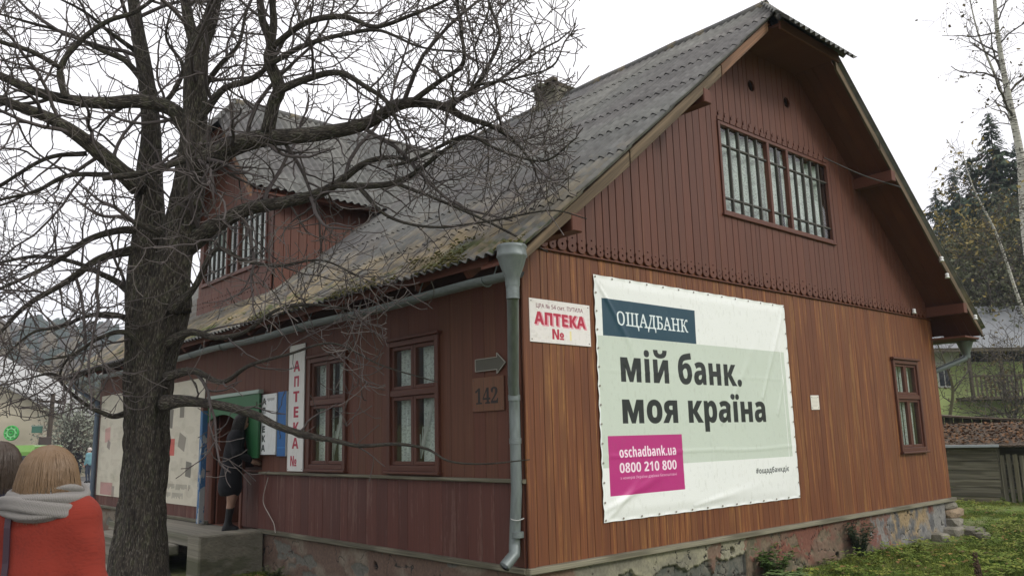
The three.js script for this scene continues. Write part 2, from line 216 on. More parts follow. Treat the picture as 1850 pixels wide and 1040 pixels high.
function curtain(parent, map, a0, a1, b0, b1, n, amp = 0.02, pitch = 0.11) { const pos = [], uv = [], idx = [], K = Math.ceil((a1 - a0) / 0.012); const ph = rr(0, 6); for (let i = 0; i <= K; i++) for (let j = 0; j < 2; j++) { const a = mix(a0, a1, i / K); pos.push(...map(a, j ? b1 : b0, n + amp * Math.sin(a / pitch * 6.28 + ph + Math.sin(a * 9)))); uv.push(a * 2, (j ? b1 : b0) * 2); } for (let i = 0; i < K; i++) { const q = i * 2; idx.push(q, q + 2, q + 1, q + 1, q + 2, q + 3); } const g = new THREE.BufferGeometry(); g.setAttribute('position', new THREE.Float32BufferAttribute(pos, 3)); g.setAttribute('uv', new THREE.Float32BufferAttribute(uv, 2)); g.setIndex(idx); g.computeVertexNormals(); return add(parent, 'curtain', g, mLace); }
const paneGeo = (map, a0, a1, b0, b1, n) => slab(rect(a0, a1, b0, b1), n, n, 0, map).clone();
function pane(parent, map, a0, a1, b0, b1, n) { const q = rr(-0.002, 0.002), m2 = (a, b, k) => map(a, b, k + q * (a - a0) / (a1 - a0) * 2); const p = [m2(a0, b0, n), m2(a1, b0, n), m2(a1, b1, n), m2(a0, b1, n)]; add(parent, 'pane', fromTris([...p[0], ...p[1], ...p[2], ...p[0], ...p[2], ...p[3]], [0, 0, 1, 0, 1, 1, 0, 0, 1, 1, 0, 1]), glass); }
function smallWindow(map, a0, a1, b0, b1, { split = 0.6, frame = mWinRed, cw = 0.06 } = {}) {
  const win = add(house, 'window', frameBars(map, a0, a1, b0, b1, cw, 0, 0.058), frame);
  const i0 = a0 + cw, i1 = a1 - cw, j0 = b0 + cw, j1 = b1 - cw, mid = (i0 + i1) / 2, tr = mix(j0, j1, split);
  add(win, 'transom', slab(rect(i0, i1, tr - 0.035, tr + 0.035), -0.02, 0.05, 0.006, map, { back: true }), frame);
  add(win, 'cornice', slab(rect(a0 - 0.03, a1 + 0.03, b1, b1 + 0.035), 0, 0.085, 0.006, map, { back: true }), frame);
  add(win, 'sill', slab(rect(a0 - 0.02, a1 + 0.02, b0 - 0.03, b0), 0, 0.085, 0.006, map, { back: true }), frame);
  for (const [c0, c1] of [[i0, mid - 0.004], [mid + 0.004, i1]]) for (const [d0, d1] of [[j0, tr - 0.035], [tr + 0.035, j1]]) { add(win, 'sash', frameBars(map, c0, c1, d0, d1, 0.042, -0.02, 0.03, 0.006), frame); pane(win, map, c0 + 0.042, c1 - 0.042, d0 + 0.042, d1 - 0.042, 0.004); }
  curtain(win, map, i0 - 0.02, mix(i0, i1, rr(0.44, 0.52)), j0, j1, -0.09); curtain(win, map, mix(i0, i1, rr(0.55, 0.62)), i1 + 0.02, j0, j1, -0.09);
  return win;
}
function bigWindow(map, a0, a1, b0, b1) { // three lights of 5 + 2 + 5 panes, three rows
  const cw = 0.045, win = add(house, 'window', frameBars(map, a0, a1, b0, b1, cw, 0, 0.048), mFrame), i0 = a0 + cw, i1 = a1 - cw, j0 = b0 + cw * 0.6, j1 = b1 - cw, wd = i1 - i0, pw = 0.055, u = (wd - 2 * pw) / 12;
  let x = i0; const rows = [j0, mix(j0, j1, 0.17), mix(j0, j1, 0.78), j1];
  for (const [n, last] of [[5, 0], [2, 0], [5, 1]]) {
    const x1 = x + n * u, bars = [];
    for (let k = 1; k < n; k++) bars.push(slab(rect(x + k * u - 0.014, x + k * u + 0.014, j0, j1), -0.015, 0.026, 0.004, map, { back: true }));
    for (const r of rows.slice(1, 3)) bars.push(slab(rect(x, x1, r - 0.012, r + 0.012), -0.015, 0.023, 0.004, map, { back: true }));
    add(win, 'muntin_bars', mergeGeometries(bars), mMuntin);
    for (let k = 0; k < n; k++) for (let r = 0; r < 3; r++) pane(win, map, x + k * u + 0.013, x + (k + 1) * u - 0.013, rows[r] + 0.011, rows[r + 1] - 0.011, 0.004);
    if (!last) add(win, 'mullion', slab(rect(x1, x1 + pw, j0 - 0.02, j1 + 0.01), -0.02, 0.045, 0.006, map, { back: true }), mFrame);
    x = x1 + pw;
  }
  add(win, 'sill', slab(rect(a0 - 0.02, a1 + 0.02, b0 - 0.025, b0), 0, 0.06, 0.006, map, { back: true }), mFrame);
  curtain(win, map, i0, mix(i0, i1, 0.41), j0, j1, -0.08, 0.025, 0.2); curtain(win, map, mix(i0, i1, 0.44), mix(i0, i1, 0.6), j0, j1, -0.1, 0.02, 0.2); curtain(win, map, mix(i0, i1, 0.61), i1, j0, j1, -0.08, 0.025, 0.2);
  return win;
}
const RW = [7.51, 8.40, 1.295, 2.675], GW = [3.296, 6.031, 4.257, 5.448], vents = [[4.164, 6.142], [5.047, 6.142]];
{ // gable wall: core, lower boards, scalloped upper boards
  const gm = GABLE(0), poly = [[0, 0.45], [W, 0.45], [W, under(W)], [W - 3.88, 6.68], [3.88, 6.68], [0, under(0)]];
  const ins = (o, k) => rect(o[0] + k, o[1] - k, o[2] + k, o[3] - k);
  const wall = add(house, 'gable_wall', slab(poly, -0.14, -0.002, 0, gm, { back: true, hole: [ins(RW, 0.06), ins(GW, 0.05), ...vents.map((v) => circle(...v, 0.09))] }), mBack);
  boards(wall, 'plank', mGable, gm, fill([0, RW[0] + 0.03, RW[1] - 0.03, W], 0.108), () => PB + 0.03, () => TOP + 0.1, [[RW[0] + 0.03, RW[1] - 0.03, RW[2] + 0.03, RW[3] - 0.03]], 0.022);
  const um = GABLE(0.024), hole = {}; for (const v of vents) hole[v[0].toFixed(3)] = [[v[0], v[1], 0.078, 16]];
  boards(wall, 'scalloped_board', mUpper, um, fill([0.2, GW[0] + 0.03, 3.876, vents[0][0] - 0.088, vents[0][0] + 0.088, vents[1][0] - 0.088, vents[1][0] + 0.088, 5.291, GW[1] - 0.03, W - 0.2], 0.132), () => TOP - 0.03, (a) => under(a), [[GW[0] + 0.03, GW[1] - 0.03, GW[2] + 0.03, GW[3] - 0.03]], 0.026, { scal: 1, gap: 0.008, ch: 0.004, hole });
  add(wall, 'moulding', slab(rect(0.02, W - 0.02, TOP - 0.055, TOP - 0.035), 0.022, 0.05, 0.006, gm), mFrame);
  // carved frieze above the big window: a row of small drops
  for (let i = 0; i < 20; i++) { const a = mix(GW[0] + 0.06, GW[1] - 0.06, i / 19); add(wall, 'carved_drop', slab([[a - 0.055, GW[3] + 0.012], [a + 0.055, GW[3] + 0.012], [a + 0.05, GW[3] + 0.06], [a + 0.022, GW[3] + 0.075], [a + 0.03, GW[3] + 0.11], [a, GW[3] + 0.14], [a - 0.03, GW[3] + 0.11], [a - 0.022, GW[3] + 0.075], [a - 0.05, GW[3] + 0.06]], 0.05, 0.064, 0.003, gm), mUpper[1]); }
  add(wall, 'corner_board', slab(rect(-0.03, 0.05, PB + 0.03, TOP), 0.022, 0.045, 0.004, gm), mGable[4]);
  add(house, 'sill_ledge', slab(rect(-0.06, W + 0.06, PB - 0.02, PB + 0.035), -0.1, 0.085, 0.008, gm), mGreyWood[0]);
  const rw = smallWindow(gm, ...RW, { cw: 0.06 }); rw.userData.label = 'narrow four-pane window with curtains'; bigWindow(GABLE(0.024), ...GW);
}
const F1 = [-2.19, -1.237, 1.33, 2.716], F2 = [-4.02, -3.08, 1.33, 2.7];
{ // long front wall
  const fm = FRONT(0), door = rect(-7.05, -6.0, 0.46, 2.3), hatch = rect(-5.98, -5.36, 1.33, 2.3), ins = (o, k) => rect(o[0] + k, o[1] - k, o[2] + k, o[3] - k);
  const wall = add(house, 'front_wall', slab(rect(-L, 0, 0.44, 3.3), -0.14, -0.002, 0, fm, { back: true, hole: [door, hatch, ins(F1, 0.06), ins(F2, 0.06)] }), mBack);
  const opens = [[F1[0] + 0.03, F1[1] - 0.03, F1[2] + 0.03, F1[3] - 0.03], [F2[0] + 0.03, F2[1] - 0.03, F2[2] + 0.03, F2[3] - 0.03], [-7.06, -5.99, 0.4, 2.32], [-5.99, -5.35, 1.3, 2.32]];
  boards(wall, 'wall_board', mFront, fm, fill([-L, -7.06, -5.99, -5.35, F2[0] + 0.03, F2[1] - 0.03, F1[0] + 0.03, F1[1] - 0.03, 0], 0.17), () => 1.27, () => 3.2, opens, 0.02);
  boards(wall, 'wainscot_board', mWains, fm, fill([-L, -7.06, -5.99, 0], 0.2), () => PB + 0.03, () => 1.25, opens, 0.024);
  for (const [a, b] of [[-5.35, 0.03], [-L, -7.1]]) { if (a > -6) add(house, 'sill_ledge', slab(rect(a, b, 1.25, 1.285), 0, 0.075, 0.008, fm), mGreyWood[0]); add(house, 'sill_ledge', slab(rect(a, b, PB - 0.015, PB + 0.035), -0.1, 0.08, 0.008, fm), mGreyWood[1]); }
  add(wall, 'corner_board', slab(rect(-0.1, -0.001, 0.535, 3.2), 0.026, 0.044, 0.004, fm), mFront[1]);
  for (const f of [F1, F2]) { const w = smallWindow(fm, ...f);
    for (let k = 0; k < 7; k++) { const z = mix(f[0] + 0.5, f[1] - 0.14, k / 6); add(w, 'grille_rod', bar(V3(0.045, 1.46, Math.max(f[0] + 0.5, z - 0.3)), V3(0.045, 1.46 + (z - Math.max(f[0] + 0.5, z - 0.3)) * 1.5 + 0.25, z), 0.007, 0.007, 0.001), M([0.5, 0.5, 0.48], 0.6)); } }
  // entrance: dark room behind the doorway
  const room = []; const q = (w, h, d, x, y, z) => room.push(xf(cbox(w, h, d, 0.004), { p: [x, y, z] }));
  q(0.05, 2, 2.1, 5.2, 1.45, -6.22); q(5.06, 2, 0.05, 2.66, 1.45, -7.25); q(5.06, 2, 0.05, 2.66, 1.45, -5.2); q(5.06, 0.05, 2.1, 2.66, 2.45, -6.22); q(5.2, 0.05, 2.1, 2.6, 0.47, -6.22);
  add(house, 'entrance_room', mergeGeometries(room), mRoom);
  add(house, 'door_frame', mergeGeometries([slab(rect(-7.12, -7.02, 0.5, 2.34), 0, 0.05, 0.006, fm), slab(rect(-6.02, -5.95, 0.5, 2.34), 0, 0.045, 0.006, fm), slab(rect(-7.02, -6.02, 2.27, 2.34), 0, 0.045, 0.006, fm)]), mFront[0]);
  const door_ = add(house, 'door', xf(cbox(0.95, 1.8, 0.045, 0.006), { p: [0.5, 1.4, -7.0] }), mFront[0]); add(door_, 'handle', bar(V3(0.85, 1.4, -6.94), V3(0.72, 1.4, -6.94), 0.02, 0.02), mZinc);
  const postN = tn(6, 14, 3.7); const tPost = tex(64, 512, (x, y) => { const up = y > 0.9, fl = sm(0.5, 0.56, postN(x, y) + (0.55 - y) * 0.35); const b = up ? [0.12, 0.05, 0.035] : [0.045, 0.13, 0.26]; return mix3(b, [0.34, 0.36, 0.36], up ? 0 : fl); });
  const pg = xf(cbox(0.09, 1.85, 0.09, 0.008), { p: [-0.16, 1.43, -7.14] }); mapUV(pg, (x, y, z) => [(x + z) * 3, (y - 0.5) / 1.86]);
  add(house, 'door_post', pg, M([1, 1, 1], 0.7, { map: tPost })).userData.label = 'door post with flaking blue paint';
}
{ // plain far sides and inner closing
  add(house, 'rear_wall', xf(cbox(0.14, 2.9, L - 0.2, 0.004), { p: [W - 0.09, 1.9, -L / 2] }), mFront[0]);
  add(house, 'end_wall', slab([[0.1, 0.44], [W - 0.1, 0.44], [W - 0.1, under(0.1)], [W - 3.88, 6.68], [3.88, 6.68], [0.1, under(0.1)]], 0, 0.12, 0, GABLE(-L), { back: true }), mFront[0]);
}
// ---- plinth: layered plaster over stone blocks, real relief
function plinth(name, len, seedO, colH, map, top = 0.485) {
  const na = Math.round(len / 0.014), nb = 44, pos = [], uv = [], idx = []; for (let j = 0; j <= nb; j++) for (let i = 0; i <= na; i++) { const a = i / na * len, b = -0.25 + j / nb * (top + 0.25); pos.push(...map(a, b, colH(a, b)[3])); uv.push(a / len, (b + 0.25) / (top + 0.25)); }
  for (let j = 0; j < nb; j++) for (let i = 0; i < na; i++) { const a = j * (na + 1) + i, b = a + na + 1; idx.push(a, a + 1, b, b, a + 1, b + 1); }
  const g = new THREE.BufferGeometry(); g.setAttribute('position', new THREE.Float32BufferAttribute(pos, 3)); g.setAttribute('uv', new THREE.Float32BufferAttribute(uv, 2)); g.setIndex(idx); g.computeVertexNormals();
  return add(house, name, g, M([1, 1, 1], 0.95, { map: tex(2048, 160, (x, y) => colH(x * len, -0.25 + y * (top + 0.25))) }));
}
const plG = plinth('plinth', W - 0.3, 1, (a, b) => {
  const n = fbm(a * 2.3 + 11, b * 4 + 3), f = fbm(a * 14 + 5, b * 14 + 9), ff = fbm(a * 50, b * 50 + 60), k = 0.7 + 0.6 * ff;
  const edge = 0.30 + 0.16 * (fbm(a * 3.1 + 2, 4.4) - 0.5) * 2 + 0.05 * (f - 0.5);
  let c, h = 0;
  const crack = Math.abs(fbm(a * 3.3 + 31, b * 3.3 + 17) - 0.5) < 0.007 && f > 0.4;
  const redZone = sm(0.52, 0.44, Math.abs(a - 0.1) + 0.3 * (n - 0.5)) + sm(0.3, 0.2, Math.abs(a - 2.68) * 1.6 + Math.abs(b - 0.38) + 0.5 * (f - 0.5) + 0.02) + sm(1.62, 1.4, Math.abs(a - 5.0) + 1.3 * (f - 0.5)) * sm(0.03, 0.16, b + 0.5 * (n - 0.5)) + sm(0.3, 0.1, Math.abs(a - 6.55) + 0.9 * (f - 0.5)) + sm(0.12, 0.07, Math.abs(a - 8.35) + 0.15 * (f - 0.5)) * sm(0.32, 0.38, b);
  const joint = Math.min(Math.abs((a + 0.13) % 0.62 - 0.31), 1) < 0.008 + 0.01 * (f - 0.4) || Math.abs(b - 0.08) < 0.008;
  if (a < 3.3 && a > 0.35) { if (b > edge) { c = mix3([0.26 * k, 0.245 * k, 0.17 * k], [0.17 * k, 0.16 * k, 0.12 * k], sm(0.4, 0.65, n)); h = 0.04 + 0.012 * f; } else { c = mix3([0.085 * k, 0.09 * k, 0.075 * k], [0.13 * k, 0.125 * k, 0.1 * k], sm(0.4, 0.7, f)); h = 0.008 * f; if (joint) { c = [0.05, 0.048, 0.04]; h -= 0.012; } } }
  else if (a > 6.3) { c = mix3([0.2 * k, 0.195 * k, 0.18 * k], [0.27 * k, 0.2 * k, 0.11 * k], sm(0.45, 0.62, fbm(a * 3 + 70, b * 3 + 2))); c = mix3(c, [0.1 * k, 0.1 * k, 0.1 * k], sm(0.5, 0.7, fbm(a * 6 + 20, b * 5 + 30))); h = 0.03 + 0.02 * f; }
  else { c = mix3([0.17 * k, 0.13 * k, 0.085 * k], [0.1 * k, 0.09 * k, 0.055 * k], sm(0.4, 0.65, f)); h = 0.032 + 0.01 * n; }
  const chip = sm(0.62, 0.66, fbm(a * 6 + 3, b * 6 + 13)); const rz = clamp(redZone) * (1 - chip * 0.85) * sm(0.25, 0.5, f + 0.2);
  if (rz > 0.03) { c = mix3(c, mix3([0.17 * k, 0.058 * k, 0.038 * k], [0.15 * k, 0.09 * k, 0.062 * k], sm(0.4, 0.62, fbm(a * 2.2 + 5, b * 5 + 40))), rz * 0.85); h = Math.max(h, mix(h, 0.045, rz)); }
  if (crack) { c = [0.03, 0.028, 0.024]; h -= 0.02; }
  for (const [x, y, r] of [[3.02, 0.36, 0.035], [5.35, 0.06, 0.04]]) if (Math.hypot((a - x), (b - y)) < r * (0.7 + 0.7 * f)) { c = [0.02, 0.02, 0.02]; h = -0.04; }
  return [...c, h - 0.03];
}, GABLE(0.01));
plinth('plinth', L, 2, (a, b) => {
  const n = fbm(a * 2 + 50, b * 3 + 8), f = fbm(a * 13 + 5, b * 13 + 9), ff = fbm(a * 50, b * 50 + 60), k = 0.7 + 0.6 * ff;
  let c = mix3([0.135 * k, 0.088 * k, 0.065 * k], [0.2 * k, 0.165 * k, 0.125 * k], sm(0.5, 0.68, n)), h = 0.01 + 0.012 * f; const crack = Math.abs(fbm(a * 2.2 + 71, b * 2.2 + 27) - 0.5) < 0.005;
  if (sm(0.6, 0.66, fbm(a * 1.7 + 9, b * 4 + 77)) > 0.5) { c = [0.13 * k, 0.125 * k, 0.105 * k]; h -= 0.008; } if (crack) { c = [0.04, 0.036, 0.03]; h -= 0.012; }
  if (Math.hypot(a - (L - 2.45), b - 0.32) < 0.04 * (0.5 + f)) { c = [0.02, 0.02, 0.02]; h = -0.05; }
  return [...c, h];
}, (a, b, n) => [-0.005 - n, b, a - L]);
for (const [x, y, z, sx, sy, sz] of [[9.12, 0.42, -0.1, 0.2, 0.07, 0.16], [9.16, 0.29, -0.08, 0.24, 0.08, 0.2], [9.12, 0.15, -0.06, 0.22, 0.08, 0.2], [9.2, 0.03, -0.02, 0.27, 0.09, 0.22], [9.3, 0.36, -0.42, 0.16, 0.09, 0.2], [9.34, 0.2, -0.4, 0.2, 0.1, 0.24], [9.36, 0.04, -0.4, 0.24, 0.1, 0.26]]) add(plG, 'stone', xf(stoneGeo(sx, sy, sz, x * 7 + y * 31), { p: [x, y, z], r: [0, rr(-0.3, 0.3), rr(-0.08, 0.08)] }), pick(mStone.slice(0, 3)));

// ---- corrugated roofs
const rn1 = (x, y) => fbm(x * 9, y * 5 + 3, 0, 4), rn2 = (x, y) => fbm(x * 90, y * 60 + 9, 0, 3), rn3 = (x, y) => fbm(x * 30 + 4, y * 24, 0, 4);
const tRoof = tex(1536, 768, (x, y) => { // u along the eave, v up the slope: lichen and moss grow from the eave
  const k = 0.6 + 0.8 * rn2(x, y), s = y * 6.7 + 1.1 * (rn3(x, y) - 0.5); let c = mix3([0.125 * k, 0.126 * k, 0.116 * k], [0.104 * k, 0.1 * k, 0.096 * k], sm(0.4, 0.62, rn1(x, y)));
  c = mix3(c, [0.29 * k, 0.225 * k, 0.12 * k], sm(1.35, 0.45, s) * sm(0.3, 0.66, rn3(x * 2.6 + 0.3, y * 2)) * 0.8); c = mix3(c, [0.2 * k, 0.17 * k, 0.12 * k], sm(2.6, 1.2, s) * sm(0.38, 0.66, rn3(x * 2.2 + 0.7, y * 2)) * 0.5);
  c = mix3(c, [0.055 * k, 0.075 * k, 0.014 * k], sm(0.6, 0.12, s) * sm(0.46, 0.64, 0.5 * rn1(x * 3 + 0.2, y * 5) + 0.5 * rn3(x * 3.1, y * 4)) * 0.9);
  return mix3(c, [0.19 * k, 0.19 * k, 0.18 * k], sm(0.58, 0.78, rn3(x * 2.3, y * 2.3 + 5)) * 0.4);
});
const mRoof = [[1, 1, 1], [0.9, 0.9, 0.92], [1.08, 1.06, 1.04]].map((t) => M(lin(...t), 0.92, { map: tRoof, bumpMap: bw(512, 512, tn(120, 120, 4)), bumpScale: 0.002 }));
// frame: origin O at the eave, S up the slope, Tt along the eave, N outward
function sheet(O, S, Tt, N, t0, t1, s0, s1, { wave = 0.125, amp = 0.02, lift = 0.022, smax = null, smin = null, uvf, lod = 8, phase = 0 }) {
  const K = Math.max(4, Math.round((t1 - t0) / wave * lod)), R = 3, pos = [], uv = [], idx = [];
  const j0 = rr(-0.012, 0.012), j1 = rr(-0.006, 0.006), sg = rr(0, 0.006);
  for (const under_ of [0, 1]) for (let r = 0; r <= R; r++) for (let i = 0; i <= K; i++) {
    const t = mix(t0, t1, i / K), f = r / R; let s = mix(s0 + j0, s1, f); if (smax) s = Math.min(s, smax(t)); if (smin) s = Math.max(s, smin(t));
    const h = amp + amp * Math.cos((t + phase) / wave * 6.28318) + lift * (1 - f) + j1 * (i / K - 0.5) - sg * Math.sin(f * 3.14) - (under_ ? 0.007 : 0);
    const p = O.clone().addScaledVector(S, s).addScaledVector(Tt, t).addScaledVector(N, h); pos.push(p.x, p.y, p.z); uv.push(...uvf(t, s));
  }
  const row = K + 1, lay = row * (R + 1);
  for (let r = 0; r < R; r++) for (let i = 0; i < K; i++) { const a = r * row + i, b = a + row; idx.push(a, b, a + 1, a + 1, b, b + 1); const c = a + lay, d = b + lay; idx.push(c, c + 1, d, c + 1, d + 1, d); }
  for (let i = 0; i < K; i++) { idx.push(i, i + 1, i + lay, i + 1, i + 1 + lay, i + lay); const a = R * row + i; idx.push(a, a + lay, a + 1, a + 1, a + lay, a + 1 + lay); }
  for (let r = 0; r < R; r++) for (const i of [0, K]) { const a = r * row + i, b = a + row; idx.push(a, a + lay, b, b, a + lay, b + lay); }
  const g = new THREE.BufferGeometry(); g.setAttribute('position', new THREE.Float32BufferAttribute(pos, 3)); g.setAttribute('uv', new THREE.Float32BufferAttribute(uv, 2)); g.setIndex(idx); const g2 = g.toNonIndexed(); g2.computeVertexNormals(); g.computeVertexNormals(); return g;
}
const HIPZ0 = 0.12, HIPZ1 = 0.76, HIPY = 6.7, VZ = 0.66;
{
  const th = Math.atan(RT), SL = (RX - EX) / Math.cos(th), rows = 7, rl = SL / rows, zf = VZ, zb = -L - 0.62, cols = 13, cw = (zf - zb) / cols;
  const hipS = (z) => { const f = (z - HIPZ0) / (HIPZ1 - HIPZ0); return f <= 0 ? SL : SL - f * (RY - HIPY) / Math.sin(th); };
  const hipSb = (z) => { const f = (-L - HIPZ0 + 0.0 - z) / (HIPZ1 - HIPZ0); return f <= 0 ? SL : SL - f * (RY - HIPY) / Math.sin(th); };
  const deckPoly = [[EX + 0.06, roofTop(EX + 0.06) - 0.02], [RX, RY - 0.02], [RX, RY - 0.09], [EX + 0.06, roofTop(EX + 0.06) - 0.1]].map((p) => [p[0], p[1]]);
  const deck = (mirror) => { const P = mirror ? deckPoly.map((p) => [W - p[0], p[1]]).reverse() : [...deckPoly].reverse().reverse(); return slab(P.slice().reverse(), zb + 0.05, HIPZ0 - 0.05, 0, GABLE(0), { back: true }); };
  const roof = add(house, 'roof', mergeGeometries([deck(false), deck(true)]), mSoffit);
  const O = V3(EX, EY, 0), S = V3(Math.cos(th), Math.sin(th), 0), N = V3(-Math.sin(th), Math.cos(th), 0), T = V3(0, 0, 1);
  for (let c = 0; c < cols; c++) for (let r = 0; r < rows; r++) add(roof, 'roof_sheet', sheet(O, S, T, N, zb + c * cw + 0.004, zb + (c + 1) * cw, r * rl - (r ? 0.1 : 0.03), (r + 1) * rl, { smax: (z) => Math.min(hipS(z), hipSb(z)), uvf: (t, s) => [(t + 15) / 16, s / 6.7], lift: 0.014, wave: cw / 9, phase: -zb }), pick(mRoof));
  // far slope
  const O2 = V3(W - EX, EY, 0), S2 = V3(-Math.cos(th), Math.sin(th), 0), N2 = V3(Math.sin(th), Math.cos(th), 0);
  for (let c = 0; c < cols; c++) add(roof, 'roof_sheet', sheet(O2, S2, T, N2, zb + c * cw + 0.004, zb + (c + 1) * cw, -0.03, SL, { smax: (z) => Math.min(hipS(z), hipSb(z)), uvf: (t, s) => [(t + 15) / 16, s / 6.7], lift: 0.02, wave: cw / 9, phase: -zb }), mRoof[0]);
  // half hip over the gable
  const hx = (RY - HIPY) / RT + 0.03, HO = V3(RX, HIPY, HIPZ1), hv = V3(0, RY - HIPY, HIPZ0 - HIPZ1), HL = hv.length(), HS = hv.clone().normalize(), HN = V3(1, 0, 0).cross(HS).normalize(); if (HN.y < 0) HN.negate();
  for (const [a, b] of [[-hx, -0.02], [-0.015, hx]]) add(roof, 'hip_sheet', sheet(HO, HS, V3(1, 0, 0), HN, a, b, -0.16, HL, { smax: (t) => HL * (1 - Math.max(0, Math.abs(t) - 0.1) / (hx - 0.1)) + 0.05, uvf: (t, s) => [(t + 5) / 16, 0.7 + s / 7], lift: 0.02 }), mRoof[0]);
  const ridgeCap = (a, b, r) => { const pts = spline([a, a.clone().lerp(b, 0.5).add(V3(0, -0.01, 0)), b], 12); return tube(pts, pts.map(() => r), 8, true); };
  for (let i = 0; i < 9; i++) { const z0 = mix(HIPZ0 + 0.03, -L - HIPZ0, i / 9), z1 = mix(HIPZ0 + 0.03, -L - HIPZ0, (i + 1) / 9); add(roof, 'ridge_cap', ridgeCap(V3(RX, RY + 0.015 + rr(-0.008, 0.008), z0), V3(RX, RY + 0.015, z1 - 0.03), 0.075), mRoof[1]); }
  for (const s of [-1, 1]) add(roof, 'hip_cap', ridgeCap(V3(RX, RY + 0.01, HIPZ0), V3(RX + s * (hx - 0.06), HIPY - 0.02, HIPZ1 + 0.02), 0.05), mRoof[0]);
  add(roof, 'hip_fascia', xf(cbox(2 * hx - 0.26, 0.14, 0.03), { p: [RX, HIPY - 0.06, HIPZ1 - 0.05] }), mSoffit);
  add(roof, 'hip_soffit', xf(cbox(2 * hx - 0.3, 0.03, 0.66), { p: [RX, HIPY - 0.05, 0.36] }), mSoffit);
  // verge: barge boards, soffit boards under the overhang, purlin ends
  for (const s of [0, 1]) {
    const X = (x) => (s ? W - x : x), cut = 3.72, segs = [[EX - 0.02, 0.9], [0.92, 2.6], [2.62, cut]];
    segs.forEach(([x0, x1], i) => { const d = i === 0 ? 0.165 : 0.15; let P = [[X(x0), roofTop(x0) - d + (i === 0 ? 0.06 : 0)], [X(x1), roofTop(x1) - d], [X(x1), roofTop(x1) - 0.015], [X(x0), roofTop(x0) - 0.015]]; if (s) P = P.reverse(); add(roof, 'barge_board', slab(P, 0, 0.032, 0.005, GABLE(VZ - 0.07 - i * 0.002), { back: true }), s ? mBarge : i === 2 ? mBargeRed : mBarge); });
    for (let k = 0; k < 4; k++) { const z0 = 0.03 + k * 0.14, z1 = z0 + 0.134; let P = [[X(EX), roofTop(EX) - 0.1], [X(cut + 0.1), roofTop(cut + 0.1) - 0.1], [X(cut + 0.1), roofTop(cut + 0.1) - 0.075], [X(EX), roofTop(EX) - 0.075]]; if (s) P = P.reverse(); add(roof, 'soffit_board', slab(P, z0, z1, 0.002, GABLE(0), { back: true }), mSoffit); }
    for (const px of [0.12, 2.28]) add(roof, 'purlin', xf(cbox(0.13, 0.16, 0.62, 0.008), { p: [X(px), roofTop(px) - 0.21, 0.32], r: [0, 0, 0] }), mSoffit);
  }
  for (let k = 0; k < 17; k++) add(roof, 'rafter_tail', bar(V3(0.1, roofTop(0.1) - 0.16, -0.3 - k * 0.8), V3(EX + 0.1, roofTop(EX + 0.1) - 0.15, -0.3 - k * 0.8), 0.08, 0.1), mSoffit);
  // eave soffit, right hand side, closes the corner
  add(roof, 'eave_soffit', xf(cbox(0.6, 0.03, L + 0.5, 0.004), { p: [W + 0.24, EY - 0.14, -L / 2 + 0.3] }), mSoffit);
  // moss cushions along the eave
  const mossN = []; const mr = RNG(99); for (let i = 0; i < 5200; i++) { const z = 0.55 - mr() * 7.5, s = Math.pow(mr(), 2.6) * 0.6 - 0.01, dens = fbm(z * 1.7 + 60, s * 3 + 4) + (z > -1.5 ? 0.12 : 0) + (z < -3.4 && z > -5.5 ? 0.1 : 0); if (dens < 0.56 + 0.25 * s) continue; const p = O.clone().addScaledVector(S, s).addScaledVector(T, z).addScaledVector(N, 0.022 + 0.02 * Math.cos((z - zb) / (cw / 9) * 6.28318) + 0.02); const g = new THREE.IcosahedronGeometry(0.005 + 0.011 * mr() * mr(), 1); g.scale(1, 0.5 + 0.3 * mr(), 1 + mr()); const q = g.attributes.position; for (let j = 0; j < q.count; j++) { const k2 = 0.7 + 0.6 * hash3(Math.round(q.getX(j) * 900), Math.round(q.getY(j) * 900), i); q.setXYZ(j, q.getX(j) * k2, q.getY(j) * k2, q.getZ(j) * k2); } g.translate(p.x, p.y, p.z); mossN.push(g); }
  add(roof, 'moss', mergeGeometries(mossN), M([0.11, 0.1, 0.028], 1)).userData.kind = 'stuff';
  // chimney: broken brick stub
  const chim = add(house, 'chimney', xf(cbox(0.5, 0.5, 0.55, 0.01), { p: [RX, RY - 0.1, -4.0] }), mStone[1]);
  const cr = RNG(5); for (let c = 0; c < 3; c++) for (let k = 0; k < 8; k++) { const side = k % 4, o = k < 4 ? -0.13 : 0.13; if (c === 2 && cr() > 0.4) continue; const px = side < 2 ? o : (side === 2 ? 0.22 : -0.22), pz = side < 2 ? (side === 0 ? 0.24 : -0.24) : o; add(chim, 'brick', xf(cbox(side < 2 ? 0.25 : 0.12, 0.075, side < 2 ? 0.12 : 0.25, 0.012), { p: [RX + px * (c === 2 ? 1.2 : 1), RY + 0.1 + c * 0.08, -4.0 + pz * (c === 2 ? 1.2 : 1)], r: [0, (cr() - 0.5) * 0.1, (cr() - 0.5) * 0.06] }), cr() > 0.3 ? mStone[3] : mStone[1]); }
}
